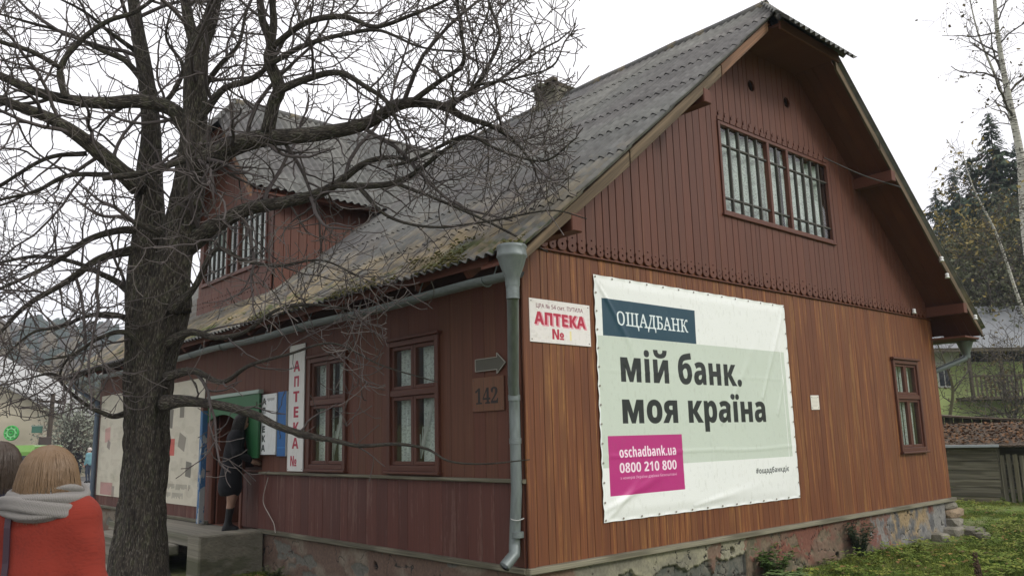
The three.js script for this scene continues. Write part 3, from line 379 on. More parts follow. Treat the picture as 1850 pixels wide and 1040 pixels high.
{ // ---- dormer
  const xd = 0.3, za = -8.8, zb = -5.85, zc = (za + zb) / 2, DY = 7.36, sl = 1.09, dTop = (z) => DY - sl * Math.abs(z - zc), dU = (z) => Math.min(6.58, dTop(z) - 0.11), fm = FRONT(xd), DW = [-8.62, -6.04, 4.38, 5.48];
  const zCap = (DY - 0.11 - 6.58) / sl, poly = [[za, 3.7], [zb, 3.7], [zb, dU(zb)], [zc + zCap, 6.58], [zc - zCap, 6.58], [za, dU(za)]];
  const dw = add(house, 'dormer_wall', slab(poly, -0.1, -0.002, 0, fm, { back: true, hole: [rect(DW[0] + 0.05, DW[1] - 0.05, DW[2] + 0.05, DW[3] - 0.05)] }), mBack);
  boards(dw, 'dormer_board', mUpper, fm, fill([za, DW[0] + 0.03, zc - zCap, zc + zCap, DW[1] - 0.03, zb], 0.14), () => 4.16, (z) => dU(z), [[DW[0] + 0.03, DW[1] - 0.03, DW[2] + 0.03, DW[3] - 0.03]], 0.024, { gap: 0.006 });
  // carved apron under the window, pierced with rows of holes
  for (let i = 0; i < 9; i++) { const a0 = mix(za, zb, i / 9) + 0.004, a1 = mix(za, zb, (i + 1) / 9) - 0.004, hs = []; for (const y of [4.0, 4.08]) for (let k = 0; k < 3; k++) hs.push(circle(mix(a0, a1, (k + 0.5) / 3), y, 0.017, 6)); add(dw, 'apron_board', slab(rect(a0, a1, 3.78, 4.2), 0.026, 0.046, 0.004, fm, { hole: hs }), pick(mUpper)); }
  bigWindow(fm, ...DW);
  const sm_ = GABLE(zb), vx = (y) => (y - EY) / RT + EX, tp = dU(zb) + 0.02;
  const sw = add(house, 'dormer_cheek', slab([[xd, roofTop(xd) - 0.1], [vx(tp) + 0.1, tp], [xd, tp]], -0.08, -0.002, 0, sm_, { back: true }), mBack);
  boards(sw, 'cheek_board', mUpper, sm_, fill([xd, vx(tp)], 0.13), (x) => roofTop(x) + 0.02, () => tp, [], 0.024, { gap: 0.006 });
  add(sw, 'corner_board', slab(rect(xd - 0.02, xd + 0.08, roofTop(xd) - 0.05, tp), 0.026, 0.045, 0.004, sm_), mUpper[0]);
  add(house, 'dormer_cheek', slab([[xd, roofTop(xd) - 0.1], [vx(tp) + 0.1, tp], [xd, tp]], -0.002, 0.06, 0, GABLE(za), { back: true }), mUpper[0]);
  // roof
  const half = (zb - za) / 2 + 0.36, th = Math.atan(sl), SL = half / Math.cos(th), X0 = -0.3, X1 = RX, ev = DY - sl * half, hipX0 = 0.2, hipX1 = -0.4, hipY = 6.6;
  const hipS = (x) => { const f = (hipX0 - x) / (hipX0 - hipX1); return f <= 0 ? SL : SL - f * (DY - hipY) / Math.sin(th); };
  const roof = add(house, 'dormer_roof', mergeGeometries([slab([[zc, DY - 0.09], [zc, DY - 0.02], [zc - half + 0.04, ev + 0.02], [zc - half + 0.04, ev - 0.05]], -X1, -X0 - 0.45, 0, FRONT(0), { back: true }), slab([[zc, DY - 0.09], [zc + half - 0.04, ev - 0.05], [zc + half - 0.04, ev + 0.02], [zc, DY - 0.02]], -X1, -X0 - 0.45, 0, FRONT(0), { back: true })]), mSoffit);
  for (const s of [1, -1]) for (let c = 0; c < 4; c++) for (let r = 0; r < 2; r++) { const a = mix(X0, X1, c / 4), b = mix(X0, X1, (c + 1) / 4) - 0.004; add(roof, 'roof_sheet', sheet(V3(0, ev, zc + s * half), V3(0, Math.sin(th), -s * Math.cos(th)), V3(1, 0, 0), V3(0, Math.cos(th), s * Math.sin(th)), a, b, r * SL / 2 - (r ? 0.1 : 0.04) - rr(0, 0.03), (r + 1) * SL / 2, { smax: hipS, uvf: (t, q) => [(t + 3) / 16, 0.45 + q / 7], wave: 0.125 }), pick(mRoof)); }
  const hv = V3(hipX0 - hipX1, DY - hipY, 0), HL = hv.length(), hz = (DY - hipY) / sl + 0.1, HS = hv.clone().normalize(), HN = V3(-HS.y, HS.x, 0);
  add(roof, 'hip_sheet', sheet(V3(hipX1, hipY, zc), HS, V3(0, 0, 1), HN, -hz, hz, -0.12, HL, { smax: (t) => HL * (1 - Math.max(0, Math.abs(t) - 0.08) / (hz - 0.08)) + 0.04, uvf: (t, q) => [(t + 7) / 16, 0.6 + q / 7] }), mRoof[1]);
  const rc = [V3(0.18, DY + 0.01, zc), V3(2.4, DY, zc), V3(RX, DY + 0.01, zc)]; add(roof, 'ridge_cap', tube(spline(rc, 14), Array(15).fill(0.07), 8), mRoof[1]);
  for (const s of [1, -1]) for (const [d0, d1] of [[0.72, 1.25], [1.27, half]]) { let P = [[zc + s * d0, dTop(zc + s * d0) - 0.18], [zc + s * d1, dTop(zc + s * d1) - 0.18], [zc + s * d1, dTop(zc + s * d1) - 0.01], [zc + s * d0, dTop(zc + s * d0) - 0.01]]; if (s < 0) P = P.reverse(); add(roof, 'barge_board', slab(P, 0, 0.03, 0.005, FRONT(X0 + 0.06), { back: true }), mBargeRed); }
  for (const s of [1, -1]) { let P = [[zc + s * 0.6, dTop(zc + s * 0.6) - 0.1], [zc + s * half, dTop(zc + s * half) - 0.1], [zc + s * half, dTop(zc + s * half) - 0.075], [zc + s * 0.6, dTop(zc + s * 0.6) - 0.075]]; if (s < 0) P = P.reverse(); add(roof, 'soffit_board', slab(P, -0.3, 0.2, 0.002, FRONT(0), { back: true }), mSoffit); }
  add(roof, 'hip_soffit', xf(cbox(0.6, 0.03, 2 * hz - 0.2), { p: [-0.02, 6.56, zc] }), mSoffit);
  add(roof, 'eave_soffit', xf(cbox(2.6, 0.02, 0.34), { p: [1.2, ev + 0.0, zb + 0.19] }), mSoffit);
}
// ---- gutters and downpipes
function gutter(x, y, z0, z1) { const g = [], K = 10, r = 0.065, pos = [], idx = [], uv = []; const R = 24; for (let i = 0; i <= R; i++) for (let k = 0; k <= K; k++) for (const o of [0, 1]) { const a = Math.PI + k / K * Math.PI, z = mix(z0, z1, i / R), rr_ = r - o * 0.006, sag = 0.012 * Math.sin(i * 1.3); pos.push(x + rr_ * Math.cos(a), y + sag + rr_ * Math.sin(a), z); uv.push(k / K, z * 2); } const row = (K + 1) * 2; for (let i = 0; i < R; i++) for (let k = 0; k < K; k++) for (const o of [0, 1]) { const a = i * row + k * 2 + o, b = a + row; idx.push(a, b, a + 2, a + 2, b, b + 2); } const ge = new THREE.BufferGeometry(); ge.setAttribute('position', new THREE.Float32BufferAttribute(pos, 3)); ge.setAttribute('uv', new THREE.Float32BufferAttribute(uv, 2)); ge.setIndex(idx); ge.computeVertexNormals(); const m = add(house, 'gutter', ge, mZinc); m.material = mZinc; return m; }
function hopper(p, parent) { const prof = [[0.045, -0.17], [0.05, -0.15], [0.052, -0.1], [0.085, -0.02], [0.1, 0.03], [0.108, 0.035], [0.104, 0.05], [0.1, 0.09], [0.108, 0.1], [0.1, 0.115], [0.09, 0.115], [0.08, 0.02]].map((q) => new THREE.Vector2(...q)); const g = new THREE.LatheGeometry(prof, 20); const q = g.attributes.position; for (let i = 0; i < q.count; i++) { const y = q.getY(i); if (y > -0.03 && y < 0.1) { const a = Math.atan2(q.getZ(i), q.getX(i)), k = 1 + 0.018 * Math.sin(a * 9); q.setX(i, q.getX(i) * k); q.setZ(i, q.getZ(i) * k); } } g.scale(1.2, 1.25, 1.2); g.computeVertexNormals(); g.translate(p.x, p.y, p.z); return add(parent, 'rain_hopper', g, mZinc); }
{
  const g1 = gutter(-0.5, 3.02, 0.52, -L - 0.5), g2 = gutter(W + 0.58, 3.09, 0.5, -L - 0.5);
  for (let k = 0; k < 12; k++) { const pts = []; for (let i = 0; i <= 8; i++) { const a = Math.PI + i / 8 * Math.PI; pts.push(V3(-0.5 + 0.07 * Math.cos(a), 3.02 + 0.07 * Math.sin(a), 0.1 - k * 1.15)); } pts.push(V3(-0.36, 3.2, 0.1 - k * 1.15)); add(g1, 'gutter_bracket', tube(pts, pts.map(() => 0.008), 4), mZinc); }
  const hp = onPlane(925, 474, 'x', -0.6), low = onPlane(930, 760, 'x', -0.1), foot = onPlane(930, 1000, 'x', -0.1); hp.z = Math.max(hp.z, 0.4);
  hopper(hp, g1);
  const k1 = V3(low.x, 2.02, low.z), pipe = [hp.clone().add(V3(0, -0.12, 0)), hp.clone().add(V3(0, -0.24, 0)), hp.clone().lerp(k1, 0.35).setY(mix(hp.y - 0.24, 2.02, 0.3)), k1.clone().add(V3(-0.05, 0.1, 0.05)), k1, V3(low.x, 1.2, low.z), V3(foot.x, foot.y + 0.08, foot.z), V3(foot.x - 0.02, foot.y, foot.z + 0.02), V3(foot.x - 0.14, foot.y - 0.09, foot.z + 0.02)];
  const pp = []; for (let i = 0; i < pipe.length - 1; i++) for (let k = 0; k < 4; k++) pp.push(pipe[i].clone().lerp(pipe[i + 1], k / 4)); pp.push(pipe[pipe.length - 1]);
  const dp = add(house, 'downpipe', tube(pp, pp.map(() => 0.05), 16, true), mZinc);
  for (const y of [2.2 - 0.2, 1.62, 0.82]) add(dp, 'pipe_collar', xf(new THREE.CylinderGeometry(0.055, 0.055, 0.05, 16), { p: [low.x, y, low.z] }), mZinc);
  add(dp, 'pipe_collar', xf(new THREE.CylinderGeometry(0.056, 0.054, 0.13, 16), { p: [hp.x, hp.y - 0.24, hp.z] }), mZinc);
  const wire = []; for (let i = 0; i <= 16; i++) { const a = i / 16 * 6.28; wire.push(V3(low.x + 0.058 * Math.cos(a), 0.95 + 0.006 * Math.sin(a * 2), low.z + 0.058 * Math.sin(a))); } add(dp, 'tie_wire', tube(wire, wire.map(() => 0.004), 4), M([0.5, 0.5, 0.48], 0.5));
  // right-hand corner: hopper with the pipe slanting back to the wall
  const hr = V3(W + 0.6, 2.98, 0.3); hopper(hr, g2); const q = [hr.clone().add(V3(0, -0.14, 0)), hr.clone().add(V3(-0.03, -0.22, -0.02)), V3(W + 0.1, 2.45, -0.35), V3(W + 0.08, 2.3, -0.38), V3(W + 0.08, 0.3, -0.38)]; add(house, 'downpipe', tube(q, q.map(() => 0.05), 14), mZinc);
  const q2 = [V3(-0.58, 3.02, -L + 0.2), V3(-0.56, 2.9, -L + 0.2), V3(-0.1, 2.6, -L + 0.15), V3(-0.09, 2.5, -L + 0.15), V3(-0.09, 0.3, -L + 0.15)]; add(house, 'downpipe', tube(q2, q2.map(() => 0.05), 12), M([0.1, 0.13, 0.17], 0.5, { metalness: 0.3 }));
  // white insulators and the cable that hangs from them
  for (const p of [onPlane(1652, 562, 'z', 0.08), onPlane(1702, 468, 'z', VZ + 0.03), onPlane(1712, 498, 'z', VZ + 0.03), onPlane(1763, 573, 'z', VZ + 0.03)]) add(house, 'insulator', xf(new THREE.LatheGeometry([[0, -0.04], [0.035, -0.04], [0.032, -0.015], [0.02, 0], [0.03, 0.012], [0.026, 0.035], [0, 0.045]].map((k) => new THREE.Vector2(...k)), 12), { p: [p.x, p.y, p.z] }), M([0.75, 0.76, 0.74], 0.3));
  const ca = onPlane(1490, 285, 'z', 0.12), cb = onPlane(1628, 338, 'z', VZ - 0.02), cc = ca.clone().lerp(cb, 0.5).add(V3(0, -0.04, 0)); const cp = spline([ca, cc, cb], 14); add(house, 'cable', tube(cp, cp.map(() => 0.009), 5), M([0.06, 0.06, 0.06], 0.7));
}

// ---------------------------------------------------------------- signs and notices on the house
function fit(x, text, x0, x1, base, size, font, color, stroke) { x.font = font.replace('#', size); const w = x.measureText(text).width; x.save(); x.translate(x0, base); x.scale((x1 - x0) / w, 1); x.fillStyle = color; x.fillText(text, 0, 0); if (stroke) { x.lineWidth = stroke; x.strokeStyle = color; x.strokeText(text, 0, 0); } x.restore(); }
{ // vinyl banner, creased and nailed
  const bw_ = 3.587, bh = 2.407, b = thing('advertising_banner', 'large creased white vinyl bank banner with pink box nailed to the gable wall', 'banner', V3(0.947, 0.832, 0.03));
  const t = canvasTex(2048, 1374, (x, w, h) => {
    x.fillStyle = '#e9ece8'; x.fillRect(0, 0, w, h); x.fillStyle = '#c6d0c3'; x.fillRect(0.006 * w, 0.255 * h, 0.964 * w, 0.535 * h);
    x.fillStyle = '#e9ece8'; x.fillRect(0.945 * w, 0.255 * h, 0.003 * w, 0.535 * h); x.fillStyle = '#1d4152'; x.fillRect(0.028 * w, 0.097 * h, 0.43 * w, 0.157 * h); x.fillStyle = '#b5307a'; x.fillRect(0.028 * w, 0.664 * h, 0.326 * w, 0.237 * h);
    fit(x, 'ОЩАДБАНК', 0.083 * w, 0.42 * w, 0.204 * h, 112, '#px serif', '#dfe8e8', 2);
    fit(x, 'мій банк.', 0.085 * w, 0.697 * w, 0.44 * h, 246, 'bold #px sans-serif', '#25292a', 7); fit(x, 'моя країна', 0.083 * w, 0.828 * w, 0.612 * h, 236, 'bold #px sans-serif', '#25292a', 7);
    fit(x, 'oschadbank.ua', 0.069 * w, 0.324 * w, 0.752 * h, 78, 'bold #px sans-serif', '#f1dfe8'); fit(x, '0800 210 800', 0.068 * w, 0.322 * w, 0.812 * h, 76, 'bold #px sans-serif', '#f1dfe8'); fit(x, 'з номерів України дзвінки безкоштовні', 0.07 * w, 0.32 * w, 0.839 * h, 22, '#px sans-serif', '#e5b8cf');
    fit(x, '#ощадбанкдіє', 0.734 * w, 0.938 * w, 0.862 * h, 50, 'bold #px sans-serif', '#31383a'); x.save(); x.translate(0.966 * w, 0.78 * h); x.rotate(-Math.PI / 2); x.fillStyle = '#9aa59e'; for (let i = 0; i < 60; i++) if (i % 7) x.fillRect(i * 0.003 * h, -6, 2, rr(3, 7)); x.restore();
    for (let i = 0; i < 2600; i++) { x.fillStyle = `rgba(120,120,105,${0.02 + 0.05 * rnd()})`; const r = rr(1, 9); x.beginPath(); x.ellipse(rr(0, w), rr(0, h), r, r * rr(0.4, 3), 0, 0, 7); x.fill(); }
  });
  const nx = 200, ny = 130, pos = [], uv = [], idx = []; const nails = Array.from({ length: 14 }, (_, i) => i / 13);
  for (let j = 0; j <= ny; j++) for (let i = 0; i <= nx; i++) {
    const u = i / nx, v = j / ny, a = u * bw_, c = v * bh; // v from the bottom
    const edge = Math.min(u, 1 - u, v, 1 - v), sc = 0.5 - 0.5 * Math.cos(v * 13 * 6.28318), scT = 0.5 - 0.5 * Math.cos(u * 13 * 6.28318);
    let x = a, y = c; if (u < 0.03 || u > 0.97) x += (u < 0.5 ? 1 : -1) * sc * 0.004 * (1 - Math.min(u, 1 - u) / 0.03); if (v < 0.03 || v > 0.97) y += (v < 0.5 ? 1 : -1) * scT * 0.005 * (1 - Math.min(v, 1 - v) / 0.03);
    let n = 0.012; const F = (d, p, w_, k) => k * Math.exp(-Math.pow(d / w_, 2)) * p;
    n += 0.012 * (fbm(a * 1.1 + 3, c * 1.1 + 9) - 0.35) + 0.006 * (fbm((a + c) * 2.6 + 1, (a - c) * 0.9 + 30) - 0.4);
    // long diagonal pull folds from the corners and the horizontal fold lines it was packed along
    for (const [x0, y0, dx, dy, w_, k, l] of [[0, 0.1, 1, 0.35, 0.035, 0.02, 0.8], [0.05, 0.02, 0.7, 0.5, 0.03, 0.016, 0.6], [0.02, 2.36, 0.6, -0.8, 0.03, 0.018, 0.7], [2.9, 1.2, 0.5, 0.9, 0.03, 0.012, 0.8], [3.2, 1.0, 0.45, 0.9, 0.025, 0.012, 0.8], [2.0, 0.9, 0.8, 0.9, 0.03, 0.01, 1.0], [3.57, 2.39, -0.5, -0.9, 0.03, 0.014, 0.6], [0.4, 1.5, 0.2, 1, 0.03, 0.008, 0.7], [1.4, 0.05, 1, 0.12, 0.03, 0.012, 1.1]]) { const q = Math.hypot(dx, dy), ex = dx / q, ey = dy / q, tt = (a - x0) * ex + (c - y0) * ey, d = Math.abs((a - x0) * ey - (c - y0) * ex); if (tt > 0) n += F(d, Math.max(0, 1 - tt / l / 1.6), w_ * (0.5 + tt), k); }
    n += F(Math.abs(c - 0.62 + 0.01 * Math.sin(a * 3)), 1, 0.012, 0.006) + F(Math.abs(c - 1.45), 1, 0.01, 0.003) + F(Math.abs(a - 1.8), 1, 0.012, 0.004);
    n *= 0.25 + 0.75 * sm(0, 0.05, edge); n += 0.006 * (edge < 0.004 ? scT * (v < 0.01 || v > 0.99 ? 1 : 0) + sc * (u < 0.01 || u > 0.99 ? 1 : 0) : 0); pos.push(x, y, n); uv.push(u, v);
  }
  for (let j = 0; j < ny; j++) for (let i = 0; i < nx; i++) { const a = j * (nx + 1) + i, c = a + nx + 1; idx.push(a, a + 1, c, c, a + 1, c + 1); }
  const g = new THREE.BufferGeometry(); g.setAttribute('position', new THREE.Float32BufferAttribute(pos, 3)); g.setAttribute('uv', new THREE.Float32BufferAttribute(uv, 2)); g.setIndex(idx); g.computeVertexNormals();
  add(b, 'vinyl_sheet', g, M([1, 1, 1], 0.42, { map: t }));
  const gr = new THREE.TorusGeometry(0.008, 0.003, 5, 12), nail = new THREE.SphereGeometry(0.005, 6, 5); const mg = M([0.35, 0.32, 0.28], 0.5, { metalness: 0.5 });
  for (const k of nails) for (const [x, y] of [[k * bw_, 0.022], [k * bw_, bh - 0.022], ...(k > 0.02 && k < 0.98 ? [[0.022, k * bh], [bw_ - 0.022, k * bh]] : [])]) { const e = add(b, 'eyelet', gr, mg, V3(clamp(x, 0.022, bw_ - 0.022), y, 0.012)); add(e, 'nail', nail, mg); }
}
function board(name, label, category, map, a0, a1, b0, b1, n, t, texture, skew = 0, side = M([0.5, 0.5, 0.48], 0.7)) { // printed flat board fixed on a wall
  const o = map((a0 + a1) / 2, b0, n), g = thing(name, label, category, V3(...o));
  const m2 = (a, b, k) => { const p = map(a, b + skew * (a - a0) / (a1 - a0), k); return [p[0] - o[0], p[1] - o[1], p[2] - o[2]]; };
  const back = slab(rect(a0, a1, b0, b1), n, n + t, 0.002, m2, { back: true }); add(g, 'backing_board', back, side);
  const e = 0.0015, p = [m2(a0 + e, b0 + e, n + t + 0.002), m2(a1 - e, b0 + e, n + t + 0.002), m2(a1 - e, b1 - e, n + t + 0.002), m2(a0 + e, b1 - e, n + t + 0.002)];
  add(g, 'printed_face', fromTris([...p[0], ...p[1], ...p[2], ...p[0], ...p[2], ...p[3]], [0, 0, 1, 0, 1, 1, 0, 0, 1, 1, 0, 1]), M([1, 1, 1], 0.55, { map: texture }));
  const mg = M([0.12, 0.1, 0.09], 0.6, { metalness: 0.4 }); for (const [x, y] of [[a0 + 0.025, b1 - 0.025], [a1 - 0.025, b1 - 0.025], [a0 + 0.025, b0 + 0.025], [a1 - 0.025, b0 + 0.025]]) { const s = xf(new THREE.SphereGeometry(0.006, 6, 5), { p: m2(x, y, n + t + 0.002) }); add(g, 'nail', s, mg); }
  return g;
}
const grime = (x, w, h, n = 300, a = 0.05) => { for (let i = 0; i < n; i++) { x.fillStyle = `rgba(90,80,60,${a * rnd()})`; x.beginPath(); x.ellipse(rr(0, w), rr(0, h), rr(1, w * 0.04), rr(2, h * 0.06), 0, 0, 7); x.fill(); } };
{
  const gm = GABLE(0.022), fm = FRONT(0.0);
  board('pharmacy_sign', 'white sign with red shadowed pharmacy lettering beside the downpipe on gable wall', 'sign', gm, 0.06, 0.873, 2.51, 2.918, 0.004, 0.006, canvasTex(1024, 516, (x, w, h) => {
    x.fillStyle = '#e4e0dc'; x.fillRect(0, 0, w, h); fit(x, 'ЦРА № 54 смт. ПУТИЛА', 0.1 * w, 0.88 * w, 0.2 * h, 70, '#px sans-serif', '#7d4a55', 2);
    fit(x, 'АПТЕКА', 0.095 * w, 0.935 * w, 0.605 * h, 205, 'bold #px sans-serif', '#dd9da8', 16); fit(x, 'АПТЕКА', 0.075 * w, 0.915 * w, 0.585 * h, 205, 'bold #px sans-serif', '#b3203f', 6); fit(x, '№', 0.34 * w, 0.55 * w, 0.9 * h, 170, 'bold #px sans-serif', '#b3203f', 4); x.fillStyle = '#e8d9a0'; x.fillRect(0.64 * w, 0.68 * h, 0.03 * w, 0.22 * h); grime(x, w, h);
  }), -0.006);
  tag(board('paper_notice', 'small white paper notice pinned alone on the bare planks', 'notice', gm, 5.013, 5.222, 1.908, 2.095, 0.004, 0.002, canvasTex(256, 230, (x, w, h) => { x.fillStyle = '#dcd8cc'; x.fillRect(0, 0, w, h); x.fillStyle = '#8a8880'; x.fillRect(40, 34, 170, 7); for (let i = 0; i < 6; i++) x.fillRect(30, 66 + i * 22, rr(140, 195), 3); }), 0.004), 'small white paper notice pinned alone on the bare planks', 'notice');
  board('vertical_pharmacy_sign', 'tall narrow white sign with red letters running downwards beside a window', 'sign', fm, -4.56, -4.13, 1.3, 2.92, 0.03, 0.012, canvasTex(256, 964, (x, w, h) => {
    x.fillStyle = '#d9d9d4'; x.fillRect(0, 0, w, h); 'АПТЕКА'.split('').forEach((c, i) => { fit(x, c, 0.3 * w, 0.7 * w, (0.215 + i * 0.122) * h, 112, 'bold #px sans-serif', '#a9273f', 3); }); fit(x, '№', 0.18 * w, 0.62 * w, 0.96 * h, 105, 'bold #px sans-serif', '#a9273f', 2); grime(x, w, h);
  }));
  board('white_letter_sign', 'white sign with a column of black letters beside the green arch', 'sign', fm, -5.29, -4.83, 1.51, 2.32, 0.05, 0.03, canvasTex(256, 450, (x, w, h) => { x.fillStyle = '#d5d8d6'; x.fillRect(0, 0, w, h); x.fillStyle = '#3a3f3c'; for (let i = 0; i < 10; i++) x.fillRect((0.36 + i * 0.052) * w, 0.07 * h, 6, rr(12, 26)); 'АПТЕКА'.split('').forEach((c, i) => fit(x, c, 0.06 * w, 0.3 * w, (0.17 + i * 0.155) * h, 66, 'bold #px sans-serif', '#22302a', 3)); grime(x, w, h); }));
  board('blue_sign', 'plain blue board between the white letter sign and the tall narrow sign', 'sign', fm, -4.825, -4.575, 1.49, 2.33, 0.035, 0.03, canvasTex(128, 420, (x, w, h) => { x.fillStyle = '#1f5e9a'; x.fillRect(0, 0, w, h); x.fillStyle = '#2f74b0'; x.fillRect(0, h * 0.86, w, h * 0.02); grime(x, w, h, 120, 0.08); }));
  // green arch over the entrance
  const ar = thing('green_arch_sign', 'green arched panel over the dark entrance doorway', 'sign', V3(-0.1, 1.47, -6.2)), P = [[-5.27, 1.47], [-5.27, 2.34], [-7.08, 2.34], [-7.08, 2.0]]; for (let i = 0; i <= 14; i++) { const a = Math.PI * 0.69 - i / 14 * Math.PI * 0.69; P.push([-6.55 + 0.96 * Math.cos(a), 1.47 + 0.63 * Math.sin(a)]); }
  add(ar, 'arch_panel', slab(P.reverse().map((p) => [p[0] + 6.2, p[1] - 1.47]), 0, 0.03, 0.003, FRONT(0), { back: true }), M([0.018, 0.105, 0.035], 0.5));
  add(ar, 'top_trim', slab(rect(-0.9, 0.95, 0.87, 0.92), -0.02, 0.05, 0.004, FRONT(0), { back: true }), M([0.3, 0.38, 0.33], 0.6));
  // arrow
  const aw = thing('arrow_sign', 'grey arrow board with a pale outline pointing along the wall', 'sign', V3(-0.03, 2.335, -0.42)), A = [[-0.22, -0.055], [0.1, -0.055], [0.1, -0.095], [0.22, 0], [0.1, 0.1], [0.1, 0.06], [-0.22, 0.06]];
  add(aw, 'arrow_board', slab(A, 0, 0.012, 0.002, FRONT(0), { back: true }), M([0.085, 0.082, 0.065], 0.8)); const lines = A.map((p, i) => bar(V3(-0.014, p[1], p[0]), V3(-0.014, A[(i + 1) % A.length][1], A[(i + 1) % A.length][0]), 0.009, 0.006, 0.001)); add(aw, 'outline', mergeGeometries(lines), M([0.3, 0.29, 0.25], 0.8));
  board('house_number_plate', 'bare brown wooden plate with black stencilled house number 142', 'number plate', fm, -0.7, -0.235, 1.9, 2.22, 0.03, 0.008, canvasTex(512, 352, (x, w, h) => { x.fillStyle = '#6a4630'; x.fillRect(0, 0, w, h); for (let i = 0; i < 500; i++) { x.fillStyle = `rgba(${rr(50, 120) | 0},${rr(30, 75) | 0},${rr(20, 45) | 0},0.25)`; x.fillRect(rr(0, w), rr(-80, h), rr(1, 4), rr(60, 300)); } x.fillStyle = '#2a1d15'; x.fillRect(0.36 * w, 0, 2, h); x.fillRect(0.71 * w, 0, 2, h); fit(x, '142', 0.08 * w, 0.84 * w, 0.78 * h, 230, 'bold #px serif', '#1c1512', 4); }), 0, mFront[3]);
  // large faded posters by the far corner
  board('faded_poster', 'large faded white poster with small red and grey pictures by the far corner', 'poster', fm, -13.15, -7.48, 0.72, 2.72, 0.03, 0.004, canvasTex(1400, 500, (x, w, h) => {
    x.fillStyle = '#c9c3b0'; x.fillRect(0, 0, w, h); const it = (u, v, a, b, c, r = 0) => { x.save(); x.translate(u * w, v * h); x.rotate(r); x.fillStyle = c; x.fillRect(-a / 2, -b / 2, a, b); x.restore(); };
    for (const [u, v, a, b, c, r] of [[0.4, 0.26, 60, 40, '#a3443f', 0], [0.43, 0.38, 80, 60, '#77736a', 0.1], [0.1, 0.4, 90, 70, '#c39a90', -0.1], [0.12, 0.5, 50, 40, '#8a8078', 0.3], [0.33, 0.56, 60, 60, '#c0564c', 0], [0.4, 0.68, 80, 80, '#8a897c', 0.6], [0.6, 0.2, 60, 60, '#c2475a', 0.4], [0.74, 0.3, 50, 80, '#6f6a60', 0.1], [0.83, 0.24, 50, 60, '#7a7468', 0], [0.66, 0.56, 70, 130, '#7b7a72', 0], [0.76, 0.54, 60, 70, '#bf5a50', 0], [0.84, 0.5, 80, 60, '#8d877a', 0.3], [0.9, 0.72, 60, 60, '#6f6c62', 0.1], [0.12, 0.93, 200, 60, '#b58b84', 0], [0.2, 0.95, 40, 50, '#96897f', 0]]) it(u, v, a, b, c, r);
    x.fillStyle = '#8f8b7d'; for (let r = 0; r < 2; r++) for (let i = 0; i < 36 - r * 14; i++) if ((i * 7) % 11) x.fillRect((0.6 + r * 0.07 + i * 0.009) * w, (0.84 + r * 0.07) * h, 8, rr(12, 24)); grime(x, w, h, 500, 0.08);
  }));
  // thin pale wire hanging off the sill
  const w0 = onPlane(484, 862, 'x', -0.09), wp = spline([w0, onPlane(475, 905, 'x', -0.06), onPlane(486, 930, 'x', -0.06), onPlane(494, 945, 'x', -0.06), onPlane(497, 962, 'x', -0.1)], 20); const wi = add(scene, 'hanging_wire', tube(wp.map((p) => p.clone().sub(wp[20])), wp.map(() => 0.006), 5), M([0.4, 0.37, 0.33], 0.7), wp[20]); tag(wi, 'thin pale wire hanging from the sill near the entrance', 'wire');
}
// ---------------------------------------------------------------- entrance step
{
  const s = thing('concrete_step', 'mossy concrete entrance platform with a block pier', 'step', V3(-0.45, 0, -6.4));
  add(s, 'pier_block', xf(cbox(0.86, 0.62, 0.42, 0.02), { p: [-0.02, 0.21, 1.0] }), mCon);
  add(s, 'platform_slab', xf(cbox(0.86, 0.12, 3.6, 0.02), { p: [0.02, 0.42, -1.02] }), mStone[0]);
  for (let i = 0; i < 3; i++) add(s, 'step_slab', xf(cbox(0.36, 0.14, 3.0 - i * 0.2, 0.02), { p: [-0.55 - i * 0.3, 0.28 - i * 0.13, -1.2], r: [0, 0.01 * i, 0.02] }), mStone[i % 2]);
}

// ---------------------------------------------------------------- the big bare tree
const barkN = tn(10, 4, 2.4), barkF = tn(60, 22, 7.4), barkL = tn(7, 7, 9.9);
const tBark = tex(512, 512, (x, y) => { const k = 0.15 + 0.75 * barkN(x, y) + 0.95 * sm(0.3, 0.7, barkF(x, y)); return mix3(mix3([0.05 * k, 0.041 * k, 0.031 * k], [0.075 * k, 0.075 * k, 0.044 * k], sm(0.5, 0.68, barkL(x, y)) * 0.6), [0.17, 0.16, 0.13], sm(0.6, 0.74, barkF(x, y)) * 0.75); });
const mBark = M([1, 1, 1], 0.95, { map: tBark, bumpMap: bw(512, 512, (x, y) => 0.5 * barkN(x, y) + 0.5 * barkF(x, y)), bumpScale: 0.03 }), mTwig = M([0.085, 0.07, 0.066], 0.85), mTwig2 = M([0.105, 0.09, 0.08], 0.85);
const blocked = (p) => (p.x > -0.12 && p.z < 0.8 && p.y < roofTop(clamp(p.x, EX, W)) + 0.12) || (p.x > -0.72 && p.x < 0.2 && p.z < 0.8 && p.y > 2.9 && p.y < roofTop(clamp(p.x, EX, W)) + 0.1) || (p.z < -5.3 && p.z > -9.3 && p.x > -0.5 && p.y < 7.4);
